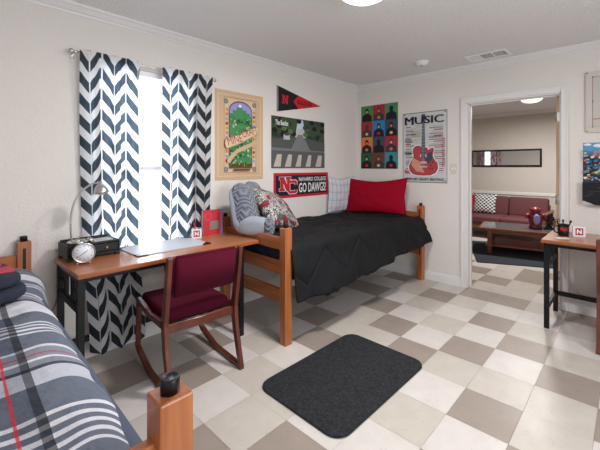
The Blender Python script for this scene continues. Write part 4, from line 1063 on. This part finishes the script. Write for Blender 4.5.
sh = MB().lathe([(0, 0.048), (0.014, 0.048), (0.015, 0.03), (0.022, 0.022), (0.034, 0.008), (0.043, -0.018), (0.045, -0.032), (0.043, -0.032), (0.041, -0.018), (0.03, 0.005), (0.0, 0.012)], CHROME, 32, T(0.118, -0.052, 0.352) @ R(-0.15, 'Y')).build('lamp_shade', lp)
MB().lathe([(0, 0.006), (0.012, 0.002), (0.022, -0.014), (0.024, -0.026), (0.018, -0.040), (0, -0.047)], mat('bulb_glass', (240, 238, 230), 0.15), 20, T(0.118, -0.052, 0.352) @ R(-0.15, 'Y')).build('bulb', sh)

ck = thing('alarm_clock', (-1.552, 1.722, z0), 'chrome twin-bell alarm clock on the left end of the window desk', 'clock', None, 0)
ang = math.atan2(-0.7488-1.722, -2.162+1.552)+PI/2      # turn the dial towards the room
ck.rotation_euler = (0, 0, ang+0.10)
# local: dial faces -y
X90 = R(PI/2, 'X')
cz = 0.071
body = MB().lathe([(0, -0.040), (0.045, -0.036), (0.055, -0.024), (0.056, 0.0), (0.060, 0.003), (0.060, 0.012), (0.054, 0.013), (0.053, 0.008), (0, 0.008)], CHROME, 44, T(0, 0, cz) @ X90).build('case', ck)
dl = MB().lathe([(0, 0.009), (0.052, 0.009), (0.052, 0.0095), (0, 0.0095)], mat('dial_white', (232, 236, 246), 0.4), 40, T(0, 0, cz) @ X90)
for h in range(12):
    t_ = h*PI/6; me = text_mesh(str(12 if h == 0 else h), 0.013, 0.0)
    i = dl.mi(PBLK); vm = [dl.bm.verts.new((v.co.x+0.041*math.sin(t_), -0.0102, v.co.y+cz+0.041*math.cos(t_))) for v in me.vertices]
    for p in me.polygons:
        ff = dl.bm.faces.new([vm[k] for k in p.vertices]); ff.material_index = i
    bpy.data.meshes.remove(me)
dl = dl.build('dial', ck, recalc=False)
def hand(a_, L_, w_, nm):
    sx, cx = math.sin(a_), math.cos(a_); px, pz = cx, -sx
    MB().extrude([(-sx*0.008+px*w_, -0.0115, cz-cx*0.008+pz*w_), (-sx*0.008-px*w_, -0.0115, cz-cx*0.008-pz*w_), (sx*L_-px*w_*0.5, -0.0115, cz+cx*L_-pz*w_*0.5), (sx*L_+px*w_*0.5, -0.0115, cz+cx*L_+pz*w_*0.5)], (0, -0.0008, 0), PBLK).build(nm, ck)
hand(0.92, 0.026, 0.0016, 'hour_hand'); hand(-2.2, 0.040, 0.0012, 'minute_hand')
for s in (-1, 1):
    bx = T(s*0.032, 0.010, cz+0.066) @ R(s*0.45, 'Y')
    MB().lathe([(0, 0.020), (0.012, 0.018), (0.021, 0.010), (0.024, 0.0), (0.022, 0.0), (0, 0.012)], CHROME, 24, bx).build('bell', ck)
    MB().cyl((s*0.022, 0.01, cz-0.052), (s*0.038, 0.0, 0.0), 0.004, CHROME, 10, 0.0025).build('foot', ck)
MB().cyl((0, 0.012, cz+0.052), (0, 0.012, cz+0.082), 0.0025, CHROME, 8).cyl((-0.008, 0.012, cz+0.078), (0.008, 0.012, cz+0.078), 0.005, CHROME, 10).build('hammer', ck)
MB().tube([(-0.030, 0.012, cz+0.078), (-0.022, 0.012, cz+0.098), (0, 0.012, cz+0.106), (0.022, 0.012, cz+0.098), (0.030, 0.012, cz+0.078)], 0.002, CHROME, 8).build('handle', ck)

bt = thing('desk_blotter', (-1.005, 1.835, z0), 'grey-white paper desk blotter with dark corners on the window desk', 'desk pad', None, 0.02)
MB().box((-0.265, -0.175, 0.0), (0.265, 0.175, 0.006), mat('blotter_paper', (196, 200, 210), 0.5), 0.001).build('paper', bt)
for sx in (-1, 1):
    for sy in (-1, 1):
        MB().extrude([(sx*0.268, sy*0.178, 0.0), (sx*0.268, sy*0.11, 0.0), (sx*0.20, sy*0.178, 0.0)], (0, 0, 0.0075), BLACKP).build('corner_holder', bt)

def n_block(name, loc, rz, size, label, cat, group, hollow=True):
    r = thing(name, loc, label, cat, group, rz); h_ = size/2
    WC = mat('white_ceramic', (236, 234, 238), 0.25)
    if hollow:
        MB().box((-h_, -h_, 0), (h_, h_, 0.005), WC).box((-h_, -h_, 0.005), (h_, -h_+0.005, size), WC, 0.001).box((-h_, h_-0.005, 0.005), (h_, h_, size), WC, 0.001).box((-h_, -h_+0.005, 0.005), (-h_+0.005, h_-0.005, size), WC, 0.001).box((h_-0.005, -h_+0.005, 0.005), (h_, h_-0.005, size), WC, 0.001).build('cup', r)
    else:
        MB().box((-h_, -h_*0.35, 0), (h_, h_*0.35, size), WC, 0.002).build('block', r)
    a_ = Art(size*0.62, size*0.66, 0.0006); a_.base(PRED); a_.rect(0.08, 0.08, 0.92, 0.92, C('deep_red', (150, 24, 46))); a_.text('N', 0.5, 0.5, 0, PWHT, 0.06, width=0.66, height=0.66)
    o_ = a_.done('emblem', 'X', 0, 0, None, None, r); o_.location = (-size*0.31, -(h_ if hollow else h_*0.35), size*0.18)
    return r
n_block('pen_cup', (-0.695, 1.955, z0), -0.42, 0.078, 'white square pen cup with a red N emblem on the window desk', 'pen cup', None)
pens = [((-0.015, 0.01), (-0.035, 0.0), BLACKP, 'black pen leaning left in the white pen cup'), ((0.0, -0.01), (-0.02, 0.01), PRED, 'red pen in the white pen cup'), ((0.012, 0.012), (0.03, 0.0), BLACKP, 'black marker leaning right in the white pen cup'), ((0.0, 0.018), (0.004, 0.01), PSLA, 'slate pen standing upright in the white pen cup')]
for (bx_, by_), (tx_, ty_), mt, lb in pens:
    p0 = Vector((-0.695+bx_, 1.955+by_, z0+0.006)); p1 = p0+Vector((tx_, ty_, 0.118))
    mb = MB().cyl(p0, p1, 0.0048, mt, 10); mb.cyl(p1, p1+(p1-p0).normalized()*0.008, 0.0042, mt, 10, 0.002)
    tag(mb.build('pen'), lb, 'pen', 'pens in the white cup')

# red hardback standing upright
bk = thing('book', (-0.515, 1.985, z0), 'red book with a silver plate on its cover, standing on the window desk', 'book', None, -0.05)
PGE = mat('page_block', (226, 220, 206), 0.8); CVR = mat('book_cover_red', (196, 44, 62), 0.45)
mb = MB().box((-0.098, -0.002, 0), (0.088, 0.001, 0.212), CVR, 0.001).box((-0.098, 0.033, 0), (0.088, 0.036, 0.212), CVR, 0.001).box((0.086, -0.002, 0), (0.089, 0.036, 0.212), CVR, 0.001); mb.build('cover', bk)
MB().box((-0.094, 0.001, 0.003), (0.086, 0.033, 0.208), PGE).build('pages', bk)
MB().box((0.056, -0.0035, 0.0), (0.0885, -0.002, 0.212), C('spine_lilac', (150, 142, 176))).box((0.056, -0.0045, 0.02), (0.072, -0.0035, 0.19), C('spine_pink', (214, 96, 122))).build('spine_strip', bk)
MB().box((-0.038, -0.004, 0.042), (0.048, -0.002, 0.118), mat('silver_plate', (178, 172, 168), 0.35, metal=0.7)).build('plate', bk)
mb = MB()
for k in range(26):
    t0, t1 = k/26*2*PI, (k+0.75)/26*2*PI; c0 = (-0.052, 0.158)
    for rr_ in (0.036, 0.026):
        mb.poly([(c0[0]+rr_*math.cos(t0), -0.0026, c0[1]+rr_*math.sin(t0)), (c0[0]+rr_*math.cos(t1), -0.0026, c0[1]+rr_*math.sin(t1)), (c0[0]+(rr_-0.003)*math.cos(t1), -0.0026, c0[1]+(rr_-0.003)*math.sin(t1)), (c0[0]+(rr_-0.003)*math.cos(t0), -0.0026, c0[1]+(rr_-0.003)*math.sin(t0))], C('pink_line', (224, 120, 132)))
mb.build('cover_ring', bk, recalc=False)

# ---------------------------------------------------------------- on the right desk
z1 = RZT
mug = thing('mug', (1.50, -0.305, z1), 'black mug with red lettering holding desk tools on the right desk', 'mug', None, -PI/2+0.55)
MB().lathe([(0, 0.004), (0.036, 0.004), (0.038, 0.0), (0.041, 0.004), (0.042, 0.098), (0.039, 0.098), (0.038, 0.008), (0, 0.008)], BLACKP, 36).build('cup', mug)
MB().tube(cat_rom([(-0.040, 0, 0.08), (-0.062, 0, 0.082), (-0.074, 0, 0.058), (-0.066, 0, 0.032), (-0.040, 0, 0.022)], 5), 0.0055, BLACKP, 10).build('handle', mug)
me = text_mesh('NAVY', 0.030, 0.001); mb = MB(); i = mb.mi(PRED)
me_w = max(v.co.x for v in me.vertices)
vm = []
for v in me.vertices:
    a_ = -PI/2+(v.co.x/me_w)*1.0; vm.append(mb.bm.verts.new((0.0426*math.cos(a_), 0.0426*math.sin(a_), 0.058+v.co.y*1.4)))
for p in me.polygons: ff = mb.bm.faces.new([vm[k] for k in p.vertices]); ff.material_index = i
bpy.data.meshes.remove(me); mb.build('lettering', mug, recalc=False)
mx_, my_ = 1.50, -0.305
for k, (dx, dy, tx, ty, lb) in enumerate(((-0.015, 0.012, 0.0, 0.03, 'black handled scissors leaning left out of the black mug'), (0.01, 0.0, 0.01, 0.004, 'black marker standing upright in the black mug'), (0.0, -0.015, 0.0, -0.035, 'black marker leaning right out of the black mug'))):
    p0 = Vector((mx_+dx, my_+dy, z1+0.012)); p1 = p0+Vector((tx, ty, 0.105))
    mb = MB().cyl(p0, p1, 0.005, BLACKP, 10)
    nm = 'marker'
    if k == 0:
        nm = 'scissors'
        for s in (-1, 1): mb.tube([p1+Vector((0, s*0.010+0.010*math.cos(t*PI/5), 0.012+0.012*math.sin(t*PI/5))) for t in range(11)], 0.003, BLACKP, 6)
    else: mb.cyl(p1, p1+(p1-p0).normalized()*0.018, 0.0085, BLACKP, 10)
    tag(mb.build(nm), lb, 'scissors' if k == 0 else 'marker')
n_block('emblem_block', (1.515, -0.412, z1), -PI/2+0.35, 0.090, 'white standing block with a red N emblem beside the black mug', 'ornament', None, hollow=False)
o = MB().box((-0.05, -0.032, 0), (0.05, 0.032, 0.004), PWHT, 0.0008).build('card_stack'); o.location = (1.345, -0.315, z1); o.rotation_euler = (0, 0, -PI/2+0.5)
tag(o, 'small white stack of cards lying in front of the black mug', 'cards')

# ---------------------------------------------------------------- living room
o = MB().extrude([(x, y, 0.001) for x, y in rrect(1.5, 2.3, 0.02)], (0, 0, 0.010), RUGL).build('area_rug')
o.rotation_euler = (0, 0, 0.40); 
# its near left corner sits at (2.94, 0.87)
cr = Matrix.Rotation(0.40, 3, 'Z') @ Vector((-0.75, 1.15, 0)); o.location = (2.94-cr.x, 0.87-cr.y, 0)
tag(o, 'dark blue-black area rug under the coffee table in the living room', 'rug')

sf = thing('sofa', (4.70, 1.38, 0), 'dusty rose three-seat sofa with wooden frame on the far side of the living room', 'sofa')
SW = 2.0
mb = MB().box((0.02, -SW/2, 0.20), (0.86, SW/2, 0.275), SOFAW, 0.004); mb.box((0.82, -SW/2, 0.27), (0.86, SW/2, 0.62), SOFAW, 0.004); mb.build('frame', sf)
for s in (-1, 1):
    y = s*(SW/2+0.02)
    ar = MB().box((0.0, y-0.035, 0.50), (0.88, y+0.035, 0.535), SOFAW, 0.005).box((0.08, y-0.02, 0.22), (0.80, y+0.02, 0.27), SOFAW, 0.003); ar = ar.build('arm', sf)
    for x in (0.05, 0.82): MB().box((x-0.03, y-0.025, 0), (x+0.03, y+0.025, 0.50), SOFAW, 0.003).build('leg', sf)
for k in range(3):
    y = -SW/2+0.01+k*(SW-0.02)/3; y2 = y+(SW-0.02)/3-0.008
    MB().box((0.0, y, 0.278), (0.66, y2, 0.415), SOFAF, 0.03, 4).build('seat_cushion', sf)
    MB().box((-0.08, y, -0.18), (0.08, y2, 0.19), SOFAF, 0.035, 4, xf=T(0.73, 0, 0.565) @ R(0.20, 'Y')).build('back_cushion', sf)
def check_mat():
    m = bpy.data.materials.new('gingham_cloth'); m.use_nodes = True; nt = m.node_tree; L = nt.links; b = nt.nodes['Principled BSDF']; b.inputs['Roughness'].default_value = 0.9
    uv = nt.nodes.new('ShaderNodeUVMap'); uv.uv_map = 'UVMap'; c = nt.nodes.new('ShaderNodeTexChecker'); c.inputs['Scale'].default_value = 12
    c.inputs[1].default_value = (0.75, 0.75, 0.75, 1); c.inputs[2].default_value = (0.02, 0.02, 0.025, 1)
    L.new(uv.outputs[0], c.inputs[0]); L.new(c.outputs[0], b.inputs['Base Color']); return m
pillow('throw_pillow', 0.44, 0.40, 0.14, check_mat(), T(5.20, 1.46, 0.415) @ R(PI/2, 'Z') @ R(0.30, 'X'), 'black and white checked throw pillow on the living room sofa', seed=2, n=20)
pillow('throw_pillow', 0.40, 0.36, 0.13, RED, T(5.12, 1.82, 0.415) @ R(PI/2-0.1, 'Z') @ R(0.25, 'X'), 'red throw pillow on the sofa left of the checked one', seed=8, n=20)

ct = thing('coffee_table', (3.95, 0.55, 0), 'long reddish wooden coffee table with a lower shelf on the dark rug', 'table', None, 0.19)
GT = mat('dark_table_glass', (84, 88, 94), 0.12)
mb = MB().box((-0.36, -0.72, 0.375), (0.36, 0.55, 0.405), TABW, 0.005).box((-0.30, -0.66, 0.4045), (0.30, 0.49, 0.4075), GT); mb.build('table_top', ct)
for x in (-0.27, 0.27):
    for y in (-0.62, 0.40): MB().box((x-0.03, y-0.03, 0.012), (x+0.03, y+0.03, 0.375), TABW, 0.003).build('leg', ct)
MB().box((-0.30, -0.66, 0.12), (0.30, 0.46, 0.15), TABW, 0.004).build('shelf', ct)
MB().box((-0.285, -0.60, 0.315), (-0.265, 0.38, 0.375), TABW, 0.003).box((0.265, -0.60, 0.315), (0.285, 0.38, 0.375), TABW, 0.003).build('apron', ct)
tz = 0.4078
# red plush mascot-like ornament, simplified to a plain turned body
ln = thing('red_ornament', (3.93, 0.335, tz), 'dark red ornament with a pale front panel standing on the coffee table', 'ornament', None, -1.2)
RCER = mat('red_glaze', (112, 20, 34), 0.4); 
MB().lathe([(0, 0), (0.085, 0), (0.09, 0.03), (0.075, 0.06), (0.095, 0.13), (0.09, 0.20), (0.065, 0.24), (0.06, 0.25), (0.075, 0.27), (0.06, 0.30), (0.03, 0.325), (0, 0.33)], RCER, 28).build('body', ln)
for s in (-1, 1):
    MB().tube(cat_rom([(s*0.08, 0, 0.19), (s*0.11, -0.01, 0.20), (s*0.125, -0.02, 0.16)]), [0.032]*6+[0.03]*6+[0.02], RCER, 12).build('side_knob', ln)
    MB().lathe([(0, 0.03), (0.02, 0.02), (0.022, 0), (0, -0.005)], RCER, 12, T(s*0.06, 0, 0.285)).build('ear', ln)
MB().lathe([(0, 0.006), (0.03, 0.006), (0.045, 0.0), (0.045, -0.02), (0, -0.02)], PLAV, 24, T(0.0, -0.090, 0.15) @ R(PI/2, 'X') @ Matrix.Diagonal((1, 1.7, 1, 1))).build('front_panel', ln)
st_ = thing('statuette', (3.99, 0.175, tz), 'small black fleur-shaped statuette on the coffee table beside the red ornament', 'statuette', None, 0.2)
MB().box((-0.05, -0.07, 0), (0.05, 0.07, 0.03), BLACKP, 0.006, 2).box((-0.03, -0.045, 0.03), (0.03, 0.045, 0.055), BLACKP, 0.006, 2).build('plinth', st_)
mb = MB().lathe([(0, 0.055), (0.025, 0.055), (0.014, 0.09), (0.018, 0.12), (0.012, 0.14), (0.028, 0.18), (0.015, 0.225), (0, 0.245)], BLACKP, 16)
mb.tube(cat_rom([(0, -0.01, 0.12), (0, -0.045, 0.135), (0, -0.065, 0.165), (0, -0.045, 0.185)]), 0.011, BLACKP, 8).tube(cat_rom([(0, 0.01, 0.12), (0, 0.045, 0.135), (0, 0.065, 0.165), (0, 0.045, 0.185)]), 0.011, BLACKP, 8); mb.build('figure', st_)

# end table just inside the doorway
et = thing('end_table', (2.33, 1.055, 0), 'narrow reddish wooden end table with a dark top just behind the left door jamb', 'table')
MB().box((-0.12, -0.27, 0.60), (0.12, 0.27, 0.625), GT, 0.004).build('table_top', et)
for x in (-0.10, 0.10):
    for y in (-0.24, 0.24): MB().box((x-0.022, y-0.022, 0), (x+0.022, y+0.022, 0.60), TABW, 0.003).build('leg', et)
MB().box((-0.11, -0.23, 0.18), (0.11, 0.23, 0.20), TABW).build('shelf', et)
# table right of the sofa with a small lamp
e2 = thing('side_table', (5.35, 0.02, 0), 'pale wooden side table at the right end of the sofa', 'table')
MB().box((-0.22, -0.22, 0.52), (0.22, 0.20, 0.545), SOFAW, 0.004).build('table_top', e2)
for x in (-0.19, 0.19):
    for y in (-0.19, 0.17): MB().box((x-0.02, y-0.02, 0), (x+0.02, y+0.02, 0.52), SOFAW, 0.002).build('leg', e2)
bw = MB().lathe([(0, 0.0), (0.05, 0.0), (0.055, 0.006), (0.10, 0.05), (0.115, 0.085), (0.11, 0.085), (0.09, 0.045), (0, 0.012)], mat('silver_bowl', (200, 206, 216), 0.2, metal=0.9), 28).build('bowl')
bw.location = (5.20, 0.09, 0.546); tag(bw, 'shiny silver bowl on the side table at the right end of the sofa', 'bowl')

# mirror on the far wall
mr_ = thing('wall_mirror', (LX-0.001, 1.21, 1.345), 'long low black-framed mirror on the living room wall above the sofa', 'mirror')
mr_.rotation_euler = (0, 0, -PI/2)
mwid, mh = 1.32, 0.355
mb = MB().box((-mwid/2, -0.022, 0), (mwid/2, 0, 0.035), BLACKP, 0.003).box((-mwid/2, -0.022, mh-0.035), (mwid/2, 0, mh), BLACKP, 0.003).box((-mwid/2, -0.022, 0.035), (-mwid/2+0.035, 0, mh-0.035), BLACKP, 0.003).box((mwid/2-0.035, -0.022, 0.035), (mwid/2, 0, mh-0.035), BLACKP, 0.003); mb.build('frame', mr_)
MB().box((-mwid/2+0.03, -0.008, 0.03), (mwid/2-0.03, -0.002, mh-0.03), mat('mirror_glass', (236, 238, 240), 0.02, metal=1.0)).build('mirror_glass', mr_)

# living room curtain with red print, seen in the mirror
def redprint(nt):
    uv = nt.nodes.new('ShaderNodeUVMap'); uv.uv_map = 'UVMap'
    v = nt.nodes.new('ShaderNodeTexVoronoi'); v.inputs['Scale'].default_value = 14; nt.links.new(uv.outputs[0], v.inputs['Vector'])
    r = nt.nodes.new('ShaderNodeValToRGB'); r.color_ramp.interpolation = 'CONSTANT'; r.color_ramp.elements[0].color = (0.5, 0.03, 0.08, 1); r.color_ramp.elements[1].position = 0.42; r.color_ramp.elements[1].color = (0.8, 0.76, 0.78, 1)
    nt.links.new(v.outputs['Distance'], r.inputs[0]); return r.outputs[0]
RCUR = cloth_mat('red_print_cloth', redprint, 0.4)
for (ya, yb, lb) in ((2.26, 2.55, 'red and white print curtain at the living room window, the wider one in the mirror'), (2.71, 2.90, 'red and white print curtain at the living room window, the narrower one in the mirror')):
    def rc(u, v, ya=ya, yb=yb): return (WB+0.12+0.07+0.02*math.sin(u*2*PI*4), ya+(yb-ya)*u, 2.2-2.18*v)
    o = grid_cloth('curtain', rc, 60, 10, RCUR, 0.0015); tag(o, lb, 'curtain', 'red print curtains')
o = MB().cyl((WB+0.19, 2.20, 2.215), (WB+0.19, 2.98, 2.215), 0.009, ROD).build('curtain_rod'); tag(o, 'thin silver rod over the living room window', 'curtain rod')

# power cord behind the left bed
tag(MB().tube(cat_rom([(-1.60, 2.085, 0.52), (-1.63, 2.08, 0.42), (-1.68, 2.08, 0.33), (-1.74, 2.08, 0.28)]), 0.003, mat('cord_grey', (120, 118, 114), 0.5), 6).build('power_cord'), 'thin grey cord on the wall between the left bed and the window desk', 'cord')
